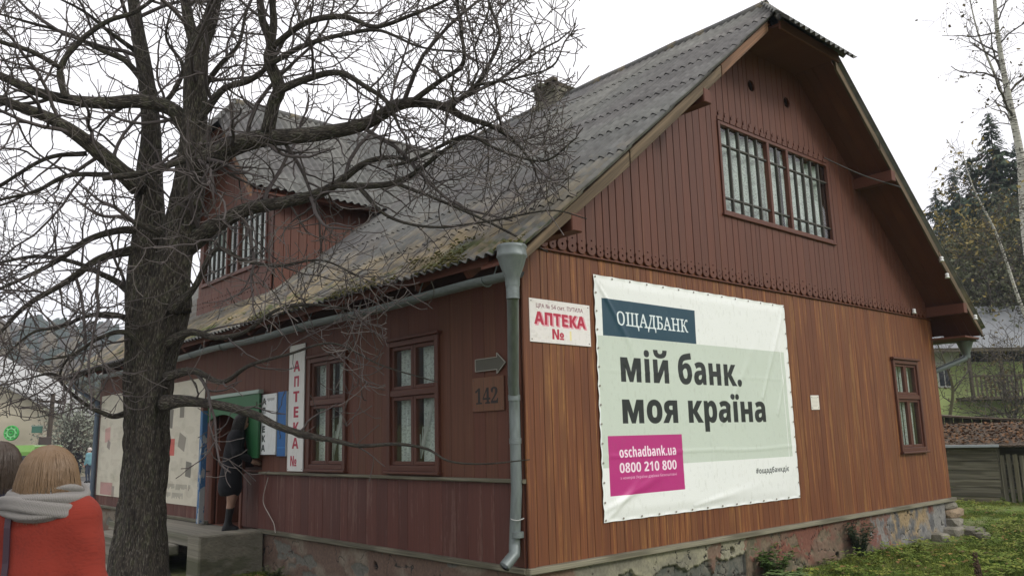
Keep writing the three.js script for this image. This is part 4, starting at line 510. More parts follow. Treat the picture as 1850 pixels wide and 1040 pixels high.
function grower(seed, out, ok, opt) {
  const R = RNG(seed), g = (a, b) => a + (b - a) * R(), rv = () => V3(R() - 0.5, R() - 0.5, R() - 0.5).normalize();
  const grow = (p, dir, len, r, lv) => {
    const segs = lv === 1 ? 10 : lv === 2 ? 7 : 4, pts = [p.clone()], rad = [r]; let d = dir.clone().normalize(), q = p.clone(); const dirs = [d.clone()];
    for (let i = 1; i <= segs; i++) { const f = i / segs; d.add(rv().multiplyScalar(opt.wander * (lv === 1 ? 0.8 : 1))).add(V3(0, (f - opt.droop) * opt.up, 0)).normalize(); const nq = q.clone().addScaledVector(d, len / segs); if (!ok(nq)) break; q = nq; pts.push(q.clone()); rad.push(Math.max(opt.rmin, r * (1 - 0.68 * f))); dirs.push(d.clone()); }
    if (pts.length < 3) return; if (lv === 3) rad[rad.length - 1] *= 1.25;
    out[lv].push(tube(pts, rad, lv === 1 ? 6 : lv === 2 ? 4 : 3, false));
    if (lv >= 3) { if (opt.tip) opt.tip(pts[pts.length - 1], d); return; }
    const n = Math.round(len * opt.dens[lv] * g(0.8, 1.2)); let side = R() * 6.28;
    for (let k = 0; k < n; k++) { const f = mix(0.15, 0.98, (k + R() * 0.7) / n) * (pts.length - 1), i = Math.min(pts.length - 2, Math.floor(f)), c = pts[i].clone().lerp(pts[i + 1], f - i), dd = dirs[i]; side += 2.4; const ax = Math.abs(dd.y) < 0.9 ? V3(0, 1, 0).cross(dd).normalize() : V3(1, 0, 0), bx = dd.clone().cross(ax); const sv = ax.multiplyScalar(Math.cos(side)).addScaledVector(bx, Math.sin(side)); const nd = dd.clone().multiplyScalar(g(0.4, 1)).add(sv).add(V3(0, opt.lift * 0.6, 0)); const fr = 1 - 0.5 * f / pts.length; if (lv === 1) grow(c, nd, g(0.35, 1.0) * fr * opt.size, rad[i] * g(0.5, 0.7), 2); else grow(c, nd, g(0.1, 0.38) * opt.size, Math.max(opt.rmin, rad[i] * 0.55), 3); }
  };
  return { grow, g, rv, R };
}
{
  const D = 8.5, base = at(255, 1100, D); base.y = 0;
  const tree = thing('bare_tree', 'big bare deciduous tree with dark forked trunk in front of the house', 'tree', base);
  const L3 = (list, d0, d1) => list.map(([u, v, w], i) => ({ p: at(u, v, mix(d0, d1, i / (list.length - 1))), r: w / 2 * mix(d0, d1, i / (list.length - 1)) / FPX }));
  const limb = (list, d0, d1, sides, seg, name, rough) => {
    const k = L3(list, d0, d1), c = new THREE.CatmullRomCurve3(k.map((e) => e.p), false, 'centripetal'), pts = [], rad = []; for (let i = 0; i <= seg; i++) { const f = i / seg * (k.length - 1), j = Math.min(k.length - 2, Math.floor(f)), t = f - j; const pt = c.getPoint(i / seg); pts.push(pt); rad.push(mix(k[j].r, k[j + 1].r, t)); }
    const off = rnd() * 50; const bump = rough ? (r, a, len) => { const x = Math.cos(a) * 2.2, z = Math.sin(a) * 2.2; const n = fbm(x + 10 + off, len * 1.4 + 5, z + 10, 3) - 0.5, rg = Math.abs(fbm(x * 3.2 + off, len * 2.2, z * 3.2 + 20, 3) - 0.5); const fu = Math.abs(fbm(x * 6.5 + off + 30, len * 2.6 + 9, z * 6.5 + 20, 2) - 0.5); return r * (1 + 0.35 * n * rough) - (0.06 * rg - 0.07 * fu) * rough * Math.min(1, r / 0.2); } : (r, a, len) => r * (0.86 + 0.28 * fbm(Math.cos(a) + 9 + off, len * 5, Math.sin(a) + 9, 2));
    const g = tube(pts, rad, sides, true, bump, 1.6); g.translate(-base.x, -base.y, -base.z); add(tree, name, g, mBark); return { pts, rad };
  };
  limb([[252, 1125, 160], [250, 1085, 124], [249, 1050, 107], [251, 1000, 92], [258, 903, 77], [265, 820, 74], [267, 760, 74], [269, 700, 78], [273, 640, 84], [281, 590, 98], [286, 545, 104], [290, 500, 90]], D, D, 110, 230, 'trunk', 1);
  const limbs = [];
  const B = (list, d0, d1, sp = 1, rough = 0) => { const l = limb(list, d0, d1, list[0][2] > 50 ? 48 : list[0][2] > 30 ? 24 : 10, list.length * 6, 'branch', rough); limbs.push({ ...l, sp }); };
  B([[264, 560, 68], [262, 480, 58], [270, 400, 50], [268, 330, 48], [272, 240, 33], [263, 140, 28], [249, 60, 23], [240, 0, 20], [225, -90, 18], [215, -170, 10]], D, D + 0.5, 0.8, 0.7);
  B([[304, 560, 74], [313, 480, 60], [328, 400, 58], [340, 340, 58], [347, 280, 52], [351, 220, 42], [353, 150, 40], [358, 85, 36], [378, 40, 26], [388, 0, 23], [400, -80, 18], [410, -170, 9]], D, D - 0.3, 0.8, 0.7);
  B([[356, 95, 24], [342, 45, 20], [334, 0, 18], [318, -80, 12], [305, -150, 6]], D - 0.2, D + 0.2);
  B([[348, 300, 44], [385, 285, 40], [420, 264, 36], [470, 250, 32], [515, 247, 29], [585, 240, 26], [658, 224, 23], [723, 189, 20], [760, 185, 18], [811, 196, 15], [838, 212, 12], [884, 226, 9], [931, 256, 6], [965, 300, 4]], D - 0.1, 7.2, 1.25, 0.3);
  B([[483, 238, 24], [495, 185, 23], [504, 161, 24], [485, 106, 20], [490, 78, 20], [474, 37, 14], [469, 0, 13], [455, -70, 8]], 8.05, 7.8);
  B([[490, 80, 15], [494, 40, 13], [492, 0, 12], [505, -60, 8]], 7.9, 7.7);
  B([[504, 163, 15], [552, 143, 13], [612, 131, 11], [658, 155, 9], [700, 185, 8], [722, 232, 5]], 7.95, 7.4);
  B([[492, 84, 12], [552, 41, 11], [621, 30, 10], [677, 48, 8], [741, 28, 7], [806, 0, 5], [860, -30, 3]], 7.9, 7.0);
  B([[486, 116, 11], [552, 81, 9], [631, 60, 8], [686, 55, 6], [760, 85, 4], [840, 95, 3]], 7.9, 7.1);
  B([[741, 186, 11], [792, 148, 9], [836, 115, 8], [834, 60, 6], [827, 0, 5], [835, -60, 3]], 7.6, 7.2);
  B([[811, 194, 10], [861, 152, 8], [884, 115, 7], [903, 65, 6], [882, 0, 5], [880, -50, 3]], 7.4, 7.1);
  B([[858, 154, 6], [945, 138, 4], [1000, 118, 3], [1020, 75, 2]], 7.2, 6.9);
  B([[700, 300, 7], [741, 291, 7], [800, 262, 7], [845, 245, 6], [900, 270, 5], [985, 290, 4], [1040, 250, 3]], 7.6, 7.0);
  B([[330, 450, 40], [370, 420, 32], [400, 401, 27], [446, 378, 24], [515, 365, 22], [571, 351, 19], [608, 332, 15], [658, 295, 11], [705, 284, 8], [746, 291, 5]], D, 7.7, 0.85, 0.3);
  B([[606, 334, 13], [677, 335, 12], [718, 328, 10], [760, 305, 8], [801, 272, 7], [843, 245, 5], [900, 215, 3]], 7.85, 7.2, 0.85);
  B([[712, 330, 7], [790, 360, 6], [870, 395, 5], [940, 430, 4], [990, 455, 3]], 7.5, 6.9, 0.75);
  B([[640, 330, 7], [700, 390, 6], [780, 410, 5], [880, 400, 4], [1000, 380, 3], [1060, 395, 2]], 7.6, 6.8, 0.75);
  B([[296, 728, 30], [330, 724, 21], [363, 727, 17], [420, 737, 16], [464, 751, 15], [500, 769, 13], [555, 786, 12], [601, 795, 9], [648, 805, 7], [717, 802, 6], [772, 811, 5], [809, 832, 4], [870, 838, 3], [957, 830, 2]], D - 0.15, 6.9, 0.45, 0.2);
  B([[250, 335, 42], [221, 312, 30], [178, 275, 27], [129, 237, 24], [81, 210, 20], [40, 195, 18], [0, 180, 16], [-60, 160, 10]], D, 7.6, 1.2, 0.3);
  B([[345, 240, 32], [312, 199, 27], [253, 183, 25], [188, 186, 22], [124, 180, 19], [54, 162, 16], [0, 137, 14], [-60, 120, 8]], D - 0.1, 7.9, 1.2, 0.3);
  B([[116, 176, 12], [108, 124, 11], [143, 75, 10], [194, 38, 9], [242, 22, 8], [300, -20, 5]], 8.0, 8.2); B([[108, 122, 9], [54, 92, 9], [0, 75, 8], [-50, 50, 5]], 8.0, 7.7);
  B([[245, 416, 16], [220, 415, 13], [162, 431, 11], [108, 468, 9], [50, 498, 7], [-20, 530, 5]], D, 8.0, 1.2); B([[245, 450, 20], [178, 468, 13], [124, 506, 11], [43, 555, 9], [0, 600, 6], [-40, 640, 4]], D, 7.8, 1.2);
  B([[245, 540, 16], [215, 512, 12], [183, 495, 10], [135, 474, 8], [65, 463, 7], [0, 474, 5]], D, 8.8, 1.2); B([[197, 315, 10], [118, 318, 8], [65, 345, 7], [0, 361, 5], [-50, 380, 3]], 8.3, 7.8); B([[156, 277, 10], [86, 285, 8], [0, 334, 6], [-40, 350, 4]], 8.3, 7.9);
  B([[240, 742, 14], [205, 752, 10], [185, 746, 9], [161, 735, 7], [129, 711, 6], [108, 686, 5], [113, 661, 4], [135, 630, 3]], D, 7.9, 0.9); B([[240, 650, 18], [221, 656, 11], [161, 670, 8], [122, 684, 7], [90, 675, 5], [48, 684, 3]], D, 8.0, 0.9);
  B([[250, 590, 18], [215, 570, 10], [160, 570, 8], [110, 590, 6], [60, 600, 5], [10, 640, 3]], D, 7.9, 1.1); B([[270, 640, 18], [225, 600, 9], [180, 610, 7], [130, 640, 5], [80, 650, 3]], D - 0.15, 7.6, 0.8);
  B([[300, 620, 22], [345, 600, 13], [390, 610, 10], [440, 600, 8], [500, 560, 6], [560, 550, 5], [640, 560, 3]], D - 0.1, 7.6, 0.55); B([[310, 560, 20], [350, 520, 12], [390, 450, 9], [440, 470, 7], [500, 480, 6], [580, 470, 4], [650, 500, 3]], D - 0.2, 7.5, 0.5);
  B([[300, 680, 20], [350, 670, 12], [400, 690, 9], [450, 660, 7], [520, 640, 5], [600, 620, 4], [690, 660, 3], [790, 690, 2]], D - 0.15, 7.3, 0.5); B([[290, 420, 16], [240, 400, 10], [330, 410, 8], [310, 340, 8], [250, 330, 6]].slice(0, 2), D - 0.3, D - 0.5, 0.5);
  B([[185, 322, 10], [270, 310, 12], [330, 290, 12], [372, 287, 10]], 8.0, 8.2, 0.5); B([[345, 235, 16], [372, 200, 14], [405, 160, 12], [450, 145, 11], [483, 120, 8], [520, 60, 5]], D - 0.2, 8.2, 1.1);
  B([[262, 150, 14], [225, 110, 10], [180, 90, 8], [120, 60, 6], [50, 40, 5], [-20, 20, 3]], D + 0.3, 8.6, 1.1); B([[268, 210, 12], [310, 170, 9], [330, 120, 7], [300, 70, 5], [310, 10, 3]], D + 0.2, 8.9); B([[352, 180, 12], [395, 120, 9], [430, 80, 7], [445, 20, 5], [470, -30, 3]], D, 8.6);
  B([[255, 100, 10], [200, 60, 7], [150, 20, 5], [90, -10, 3]], D + 0.4, 8.2);
  const out = { 1: [], 2: [], 3: [] };
  const proj = (p) => { const d = p.clone().sub(CAM), z = d.dot(CF); return [925 + FPX * d.dot(CR) / z, 520 - FPX * d.dot(CU) / z, z]; };
  const ok = (p) => { if (p.y < 1.25 || blocked(p)) return false; const [u, v, z] = proj(p); return z > 5.6 && u < 990 + 75 * fbm(v * 0.02 + 3, z * 2 + 8) * 1.6 - Math.max(0, v - 330) * 0.25 && !(u > 700 && v > 560 && v > 560 + 0) && !(v > 720 && u < 560 && u > 320 && p.y < 1.2) && !(v > 760 && u < 240); };
  const G = grower(77, out, ok, { wander: 0.31, droop: 0.4, up: 0.32, lift: 0.25, rmin: 0.0042, dens: { 1: 5.6, 2: 5 }, size: 1 });
  for (const l of limbs) {
    let acc = 0; const total = l.pts.length;
    for (let i = 1; i < total; i++) { acc += l.pts[i].distanceTo(l.pts[i - 1]) * l.sp; const r = l.rad[i]; if (r > 0.15) { acc = 0; continue; } while (acc > 0.19) { acc -= 0.19 * G.g(0.7, 1.4); const d = l.pts[i].clone().sub(l.pts[i - 1]).normalize(), sv = G.rv(); sv.addScaledVector(d, -sv.dot(d)).normalize(); const nd = d.clone().multiplyScalar(G.g(0.3, 1.1)).add(sv).add(V3(0, 0.15, 0)); const big = G.R() < 0.5; G.grow(l.pts[i], nd, big ? G.g(0.8, 2.1) : G.g(0.3, 0.9), clamp(r * G.g(0.35, 0.6), 0.006, big ? 0.023 : 0.012), big ? 1 : 2); } }
    const e = l.pts[total - 1], d = e.clone().sub(l.pts[total - 2]).normalize(); for (let k = 0; k < 3; k++) G.grow(e, d.clone().add(G.rv().multiplyScalar(0.7)), G.g(0.4, 0.9), Math.max(0.005, l.rad[total - 1] * 0.8), 1);
  }
  const cl = (arr, name, mat, label) => { const g = mergeGeometries(arr); g.translate(-base.x, -base.y, -base.z); const m = add(tree, name, g, mat); m.userData.kind = 'stuff'; m.userData.label = label; };
  cl(out[1], 'boughs', mTwig, 'thin side branches'); cl(out[2], 'twigs', mTwig, 'thin crooked twigs'); cl(out[3], 'twig_tips', mTwig2, 'short budding twig ends');
}

// ---------------------------------------------------------------- people
const smin = (a, b, k) => { const h = Math.max(k - Math.abs(a - b), 0) / k; return Math.min(a, b) - h * h * k * 0.25; };
function field(prims, k) { return (x, y, z) => { let d = 9; for (const p of prims) { const zs = p.zs || 1, pz = (z - (p.zc || 0)) / zs + (p.zc || 0); const ax = p.a[0], ay = p.a[1], az = p.a[2], bx = p.b[0] - ax, by = p.b[1] - ay, bz = p.b[2] - az, px = x - ax, py = y - ay, qz = pz - az; const l = bx * bx + by * by + bz * bz, h = l ? clamp((px * bx + py * by + qz * bz) / l) : 0; const e = Math.hypot(px - bx * h, py - by * h, qz - bz * h) - mix(p.r[0], p.r[1], h); d = smin(d, zs < 1 ? e * zs : e, p.k ?? k); } return d; }; }
const cap = (a, b, r0, r1 = r0, o = {}) => ({ a, b, r: [r0, r1], ...o });
function paint(g, f) { const p = g.attributes.position, c = []; for (let i = 0; i < p.count; i++) c.push(...f(p.getX(i), p.getY(i), p.getZ(i))); g.setAttribute('color', new THREE.Float32BufferAttribute(c, 3)); return g; }
const wool = tn(90, 90, 3.3, 2), mFelt = bw(256, 256, wool), tFelt = tex(256, 256, (x, y) => { const k = 0.62 + 0.5 * wool(x, y) + 0.25 * fbm(x * 9, y * 9); return [k, k, k]; });
function person(o, pos, turn, label) {
  const s = o.h / (1.66 - (o.headDrop || 0)), P = thing('person', label, 'person', pos, turn), cell = o.cell || 0.014, near = cell < 0.02;
  const hd0 = o.headDrop || 0, st = o.stride || 0, lean = o.lean || 0, LZ = (y) => lean * Math.max(0, y - 0.9), j = (x, y, z) => [x, y, z + LZ(y)];
  const hipL = [-0.085, 0.88, 0], hipR = [0.085, 0.88, 0], kL = [-0.09, 0.49, 0.03 + st], kR = [0.09, 0.49, 0.03 - st * 0.6], aL = [-0.09, 0.09, -0.02 + st * 1.3], aR = [0.09, 0.09, -0.03 - st * 1.6];
  const sh = o.shoulder || 0.16, el = o.elbow || [sh + 0.035, 1.08, -0.03], wr = o.wrist || [sh + 0.045, 0.86, 0.05];
  const body = [cap(hipL, kL, 0.085, 0.058), cap(hipR, kR, 0.085, 0.058), cap(kL, aL, 0.055, 0.036), cap(kR, aR, 0.055, 0.036), cap(aL, [aL[0], 0.035, aL[2] + 0.12], 0.04, 0.036), cap(aR, [aR[0], 0.035, aR[2] + 0.12], 0.04, 0.036), cap([aL[0], 0.04, aL[2]], [aL[0], 0.035, aL[2] - 0.03], 0.038), cap([aR[0], 0.04, aR[2]], [aR[0], 0.035, aR[2] - 0.03], 0.038),
    cap([0, 0.9, 0], j(0, 1.1, 0), 0.13, 0.115, { zs: 0.75 }), cap(j(0, 1.1, 0), j(0, 1.3, -0.01), 0.12, 0.13, { zs: 0.72 }), cap(j(-sh + 0.06, 1.325, -0.01), j(sh - 0.06, 1.325, -0.01), 0.055), cap(j(0, 1.36, -0.01), j(0, 1.5 - hd0, 0.01), 0.052, 0.048), cap(j(0, 1.53 - hd0, 0.015), j(0, 1.57 - hd0, 0), 0.076, 0.082, { zs: 1 }), cap(j(0, 1.475 - hd0, 0.045), j(0, 1.5 - hd0, 0.05), 0.04, 0.05)];
  if (near) body.push(cap(j(0, 1.535 - hd0, 0.095), j(0, 1.51 - hd0, 0.112), 0.008, 0.014, { k: 0.01 }), cap(j(-0.085, 1.53 - hd0, 0.005), j(-0.085, 1.5 - hd0, 0.01), 0.018, 0.012, { k: 0.01 }), cap(j(0.085, 1.53 - hd0, 0.005), j(0.085, 1.5 - hd0, 0.01), 0.018, 0.012, { k: 0.01 }), cap(j(-0.02, 1.47 - hd0, 0.09), j(0.02, 1.47 - hd0, 0.09), 0.01, 0.01, { k: 0.012 }));
  const handPr = [];
  for (const q of [-1, 1]) { const S = j(q * (sh - 0.012), 1.295, -0.01), E = j(q * el[0], el[1], el[2]), Wd = j(q * wr[0], wr[1], wr[2]); body.push(cap(S, E, 0.048, 0.04), cap(E, Wd, 0.038, 0.027)); const d = [0, 1, 2].map((i) => Wd[i] - E[i]), l = Math.hypot(...d), u = d.map((e) => e / l), at_ = (t, x, f = 0) => [Wd[0] + u[0] * t, Wd[1] + u[1] * t, Wd[2] + u[2] * t + x + f]; handPr.push(cap(at_(0, 0), at_(0.075, 0.0), 0.026, 0.033, { k: 0.02 })); [[-0.026, 0.145], [-0.009, 0.165], [0.009, 0.158], [0.025, 0.138]].forEach(([x, t]) => { handPr.push(cap(at_(0.07, x), at_(mix(0.07, t, 0.55), x * 1.1, 0.004), 0.0095, 0.009, { k: 0.006 }), cap(at_(mix(0.07, t, 0.55), x * 1.1, 0.004), [at_(t, x, 0.004)[0] - q * 0.02, at_(t, x)[1], at_(t, x, 0.004)[2]], 0.009, 0.0075, { k: 0.004 })); }); handPr.push(cap(at_(0.025, 0.025), at_(0.075, 0.055), 0.012, 0.01, { k: 0.012 }), cap(at_(0.075, 0.055), [at_(0.105, 0.055)[0] - q * 0.01, at_(0.105, 0.055)[1], at_(0.105, 0.055)[2]], 0.01, 0.008, { k: 0.004 })); }
  const geos = [isoMesh(field(body, 0.05), [-0.42, -0.02, -0.45], [0.42, 1.72, 0.6], cell)];
  geos.push(isoMesh(field(handPr, 0.01), [-0.36, wr[1] - 0.25, Math.min(-0.2, wr[2] - 0.2)], [0.36, wr[1] + 0.2, wr[2] + 0.25 + lean * 0.5], near ? 0.006 : 0.012));
  const g = mergeGeometries(geos); paint(g, (x, y, z) => (y < 0.1 && !o.boots) || (o.boots && y < o.boots) ? o.shoe : y < (o.bare ? 0.0 : 0.98) && Math.abs(x) < 0.2 && !(y > wr[1] - 0.2 && Math.abs(x) > 0.17) ? o.leg : (near && y + hd0 > 1.524 && y + hd0 < 1.542 && z - LZ(y) > 0.07 && Math.abs(Math.abs(x) - 0.032) < 0.014) ? [0.05, 0.04, 0.035] : (near && Math.abs(y + hd0 - 1.47) < 0.008 && z - LZ(y) > 0.08) ? [0.4, 0.13, 0.1] : [0.42, 0.25, 0.18]); g.scale(s, s, s);
  add(P, 'body', g, M([1, 1, 1], 0.7, { vertexColors: true }));
  // coat
  const hem = o.hem ?? 0.78, fl = o.flare ?? 0.03, c = [cap(j(0, 1.27, -0.012), j(0, 1.08, -0.012), 0.165, 0.152, { zs: 0.76 }), cap(j(0, 1.08, -0.012), [0, hem + 0.14, -0.01], 0.152, 0.165 + fl, { zs: 0.8 }), cap(j(-sh + 0.045, 1.33, -0.015), j(sh - 0.045, 1.33, -0.015), 0.082, 0.082), cap(j(0, 1.36, -0.015), j(0, 1.43, -0.008), 0.085, 0.07)];
  for (const q of [-1, 1]) c.push(cap(j(q * (sh - 0.012), 1.295, -0.015), j(q * el[0], el[1], el[2]), 0.07, 0.06, { k: 0.06 }), cap(j(q * el[0], el[1], el[2]), j(q * wr[0], wr[1], wr[2]), 0.06, 0.05, { k: 0.03 }));
  const cf = field(c, 0.055), wrink = (x, y, z) => near ? 0.01 * (fbm(x * 5 + 20, y * 5 + 20, z * 9 + 20, 3) - 0.5) + 0.004 * Math.sin((y + Math.abs(x) * 0.9) * 38 + 5 * fbm(x * 6 + 9, y * 6 + 9, z * 6 + 9, 2)) * sm(0.12, 0.22, Math.abs(x)) : 0;
  const coatF = (x, y, z) => Math.max(cf(x, y, z) + wrink(x, y, z), hem - y + 0.01 * Math.sin(x * 30) * 0.3, Math.max(y - 1.425 - 0, -9));
  const cg = isoMesh(coatF, [-0.42, hem - 0.03, -0.42], [0.42, 1.47, 0.5], cell); mapUV(cg, (x, y, z) => [(x + z) * 2, y * 2]); cg.scale(s, s, s);
  add(P, 'coat', cg, M(o.coat, 0.95, { map: tFelt, bumpMap: mFelt, bumpScale: 0.0012 }));
  // hair: a shell with combed ridges
  const hc = o.hair, hl = o.hairLen ?? 1.44, hd = (x, y_, z) => { const y = y_ + hd0, zz = z - LZ(y) + 0.012; const r = Math.hypot(x / 1.0, (y - 1.548) * (y > 1.548 ? 0.84 : 0.55), zz / 1.04); const a = Math.atan2(x, -zz), bulk = 0.1 + (o.bulk || 0) * sm(1.6, 1.47, y); let d = r - bulk - 0.0015 * Math.sin(a * 23 + 4 * fbm(a * 2 + 9, y * 5)) - 0.006 * (fbm(a * 5 + 20, y * 7 + 3) - 0.5); d = Math.max(d, hl + 0.03 * (fbm(a * 4 + 31, 2.2) - 0.5) * 2 - y); return Math.max(d, zz - 0.055 - 0.4 * Math.max(0, y - 1.57)); };
  const hg = isoMesh(hd, [-0.16, hl - 0.06 - hd0, -0.2 + LZ(1.5)], [0.16, 1.7, 0.16 + LZ(1.6)], near ? 0.006 : cell); paint(hg, (x, y, z) => { const a = Math.atan2(x, -(z - LZ(y))); const k = 0.55 + 0.9 * fbm(a * 14 + 40, y * 3 + 8, 0, 3); return [hc[0] * k, hc[1] * k, hc[2] * k]; }); hg.scale(s, s, s);
  const H = add(P, 'hair', hg, M([1, 1, 1], 0.5, { vertexColors: true }));
  if (near) { const R = RNG(o.seed || 3), st_ = []; for (let i = 0; i < 560; i++) { const a = (R() - 0.5) * 4.6, pts = [], len = hl - 0.035 * R() + 0.03 * (fbm(a * 4 + 31, 2.2) - 0.5) * 2, ph = R() * 6; for (let k = 0; k <= 9; k++) { const f = k / 9, th = Math.min(1.57, f * 2.6), y = f < 0.6 ? 1.548 + 0.121 * Math.cos(f / 0.6 * 1.57) : mix(1.548, len, (f - 0.6) / 0.4), rr_ = (f < 0.6 ? 0.102 * Math.sin(f / 0.6 * 1.57) : 0.102 + (o.bulk || 0) * sm(1.6, 1.47, y)) + 0.002 + 0.004 * R() * f; const aa = a + 0.09 * Math.sin(f * 3 + ph) * f + (f > 0.7 ? (R() - 0.5) * 0.09 : 0); pts.push(V3(Math.sin(aa) * rr_, y - hd0, -Math.cos(aa) * rr_ * 1.04 - 0.012 + LZ(y))); void th; } st_.push(tube(pts, pts.map((_, k) => 0.0017 * (1 - k / 14)), 4, false)); } const sg = mergeGeometries(st_); sg.scale(s, s, s); add(P, 'hair_strands', sg, M([hc[0] * 1.15, hc[1] * 1.1, hc[2]], 0.45)).userData.kind = 'stuff'; void H; }
  P.userData.surf = undefined; delete P.userData.surf;
  return { P, coatF, s };
}
const turnTo = (dx, dz) => Math.atan2(dx, dz);
{
  const wp = at(86, 900, 3.3); wp.y = 0;
  const { P, coatF, s } = person({ h: 1.655, headDrop: 0.07, cell: 0.011, stride: 0.08, coat: [0.2, 0.02, 0.009], leg: [0.03, 0.03, 0.04], shoe: [0.03, 0.025, 0.02], hair: [0.135, 0.085, 0.045], hairLen: 1.4, bulk: 0.012, hem: 0.72, shoulder: 0.148, elbow: [0.2, 1.06, -0.03], wrist: [0.21, 0.84, 0.05], seed: 8 }, wp, turnTo(0.62, -0.78), 'person seen from behind in red coat with grey knitted scarf and brown hair');
  // scarf: wound loops of knitted cloth
  const loops = [[1.43, 0.1, 0.03, 0.0, 0], [1.412, 0.126, 0.034, 0.3, 1.2], [1.388, 0.14, 0.033, -0.25, 2.5], [1.372, 0.145, 0.024, 0.15, 4.1]], sc = [];
  for (const [y, R0, r, tilt, ph] of loops) { const pts = []; for (let i = 0; i <= 64; i++) { const a = i / 64 * 6.28318; pts.push(V3(Math.sin(a) * R0 * (0.98 + 0.03 * Math.sin(a * 3 + ph)), y + 0.03 * Math.sin(a + ph) * tilt * 2 - 0.022 * Math.cos(a) * 0 + 0.012 * Math.sin(a * 2 + ph) - 0.03 * (0.5 - 0.5 * Math.cos(a)) * (y < 1.4 ? 1 : 0.3), Math.cos(a) * R0 * 0.86 - 0.01)); } sc.push(tube(pts, pts.map(() => r), 22, false, (q, a, len) => q * (0.92 + 0.16 * Math.sin(a * 4 + len * 7 + ph) * 0.8 + 0.2 * (fbm(a * 1.2 + 8, len * 9 + ph) - 0.5)), 3)); }
  const sg = mergeGeometries(sc); sg.scale(s, s, s); const knit = bw(256, 256, (x, y) => { const c = 44, u = (x * c) % 1, v = (y * c * 1.6 + (Math.abs(u - 0.5))) % 1; return 0.5 + 0.5 * Math.sin(v * 6.28) * Math.sin(u * 3.14); });
  add(P, 'scarf', sg, M([0.25, 0.235, 0.22], 1, { bumpMap: knit, bumpScale: 0.006 }));
  // bag strap lying on the coat's back
  const sp = []; for (let i = 0; i <= 22; i++) { const y = mix(1.4, 0.85, i / 22), x = 0.076 - 0.022 * i / 22; let z = -0.35; while (z < 0.1 && coatF(x, y, z) > 0.004) z += 0.004; sp.push(V3(x, y, z - 0.014)); }
  const strap = []; for (let i = 0; i < 22; i++) { const a = sp[i], b = sp[i + 1]; const w = 0.011; strap.push(...[a.x - w, a.y, a.z, b.x - w, b.y, b.z, b.x + w, b.y, b.z, a.x - w, a.y, a.z, b.x + w, b.y, b.z, a.x + w, a.y, a.z]); for (const e of [-w, w]) strap.push(a.x + e, a.y, a.z, b.x + e, b.y, b.z, b.x + e, b.y, b.z + 0.006, a.x + e, a.y, a.z, b.x + e, b.y, b.z + 0.006, a.x + e, a.y, a.z + 0.006); }
  const bg = fromTris(strap); bg.scale(s, s, s); add(P, 'bag_strap', bg, M([0.03, 0.012, 0.022], 0.5));
  const hb = xf(new THREE.SphereGeometry(0.12, 16, 12), { s: [0.45, 1, 1], p: [0.3 * s, 0.78 * s, -0.06] }); add(P, 'shoulder_bag', hb, M([0.03, 0.012, 0.022], 0.5));
  const np = at(-6, 900, 4.4); np.y = 0; person({ h: 1.69, cell: 0.013, stride: 0.07, coat: [0.012, 0.014, 0.03], leg: [0.02, 0.02, 0.03], shoe: [0.02, 0.02, 0.02], hair: [0.035, 0.022, 0.014], hairLen: 1.42, bulk: 0.006, hem: 0.7, seed: 31 }, np, turnTo(0.6, -0.8), 'person seen from behind in dark navy jacket with short dark brown hair');
  const dpn = V3(-0.3, 0.485, -5.72); person({ h: 1.6, cell: 0.016, lean: 0.2, coat: [0.007, 0.007, 0.009], leg: [0.32, 0.19, 0.13], boots: 0.33, shoe: [0.008, 0.008, 0.009], hair: [0.015, 0.012, 0.01], hairLen: 1.4, hem: 0.5, flare: 0.045, elbow: [0.19, 1.1, 0.06], wrist: [0.14, 1.0, 0.24], seed: 5 }, dpn, turnTo(0.85, 0.5), 'person in long black coat and boots leaning at the entrance hatch');
  const a = onPlane(139, 868, 'y', 0.06), b = onPlane(157, 872, 'y', 0.06);
  person({ h: 1.74, cell: 0.03, coat: [0.02, 0.018, 0.024], leg: [0.012, 0.012, 0.018], shoe: [0.01, 0.01, 0.01], hair: [0.05, 0.035, 0.025], hem: 0.85, hairLen: 1.5, flare: -0.02 }, a, turnTo(0.9, -0.4), 'distant person in dark jacket and black trousers standing in the square');
  person({ h: 1.66, cell: 0.03, coat: [0.13, 0.27, 0.3], leg: [0.02, 0.03, 0.05], shoe: [0.01, 0.01, 0.01], hair: [0.4, 0.36, 0.32], hem: 0.8, hairLen: 1.5, flare: 0 }, b, turnTo(-0.6, -0.8), 'distant person in pale teal jacket standing in the square');
}

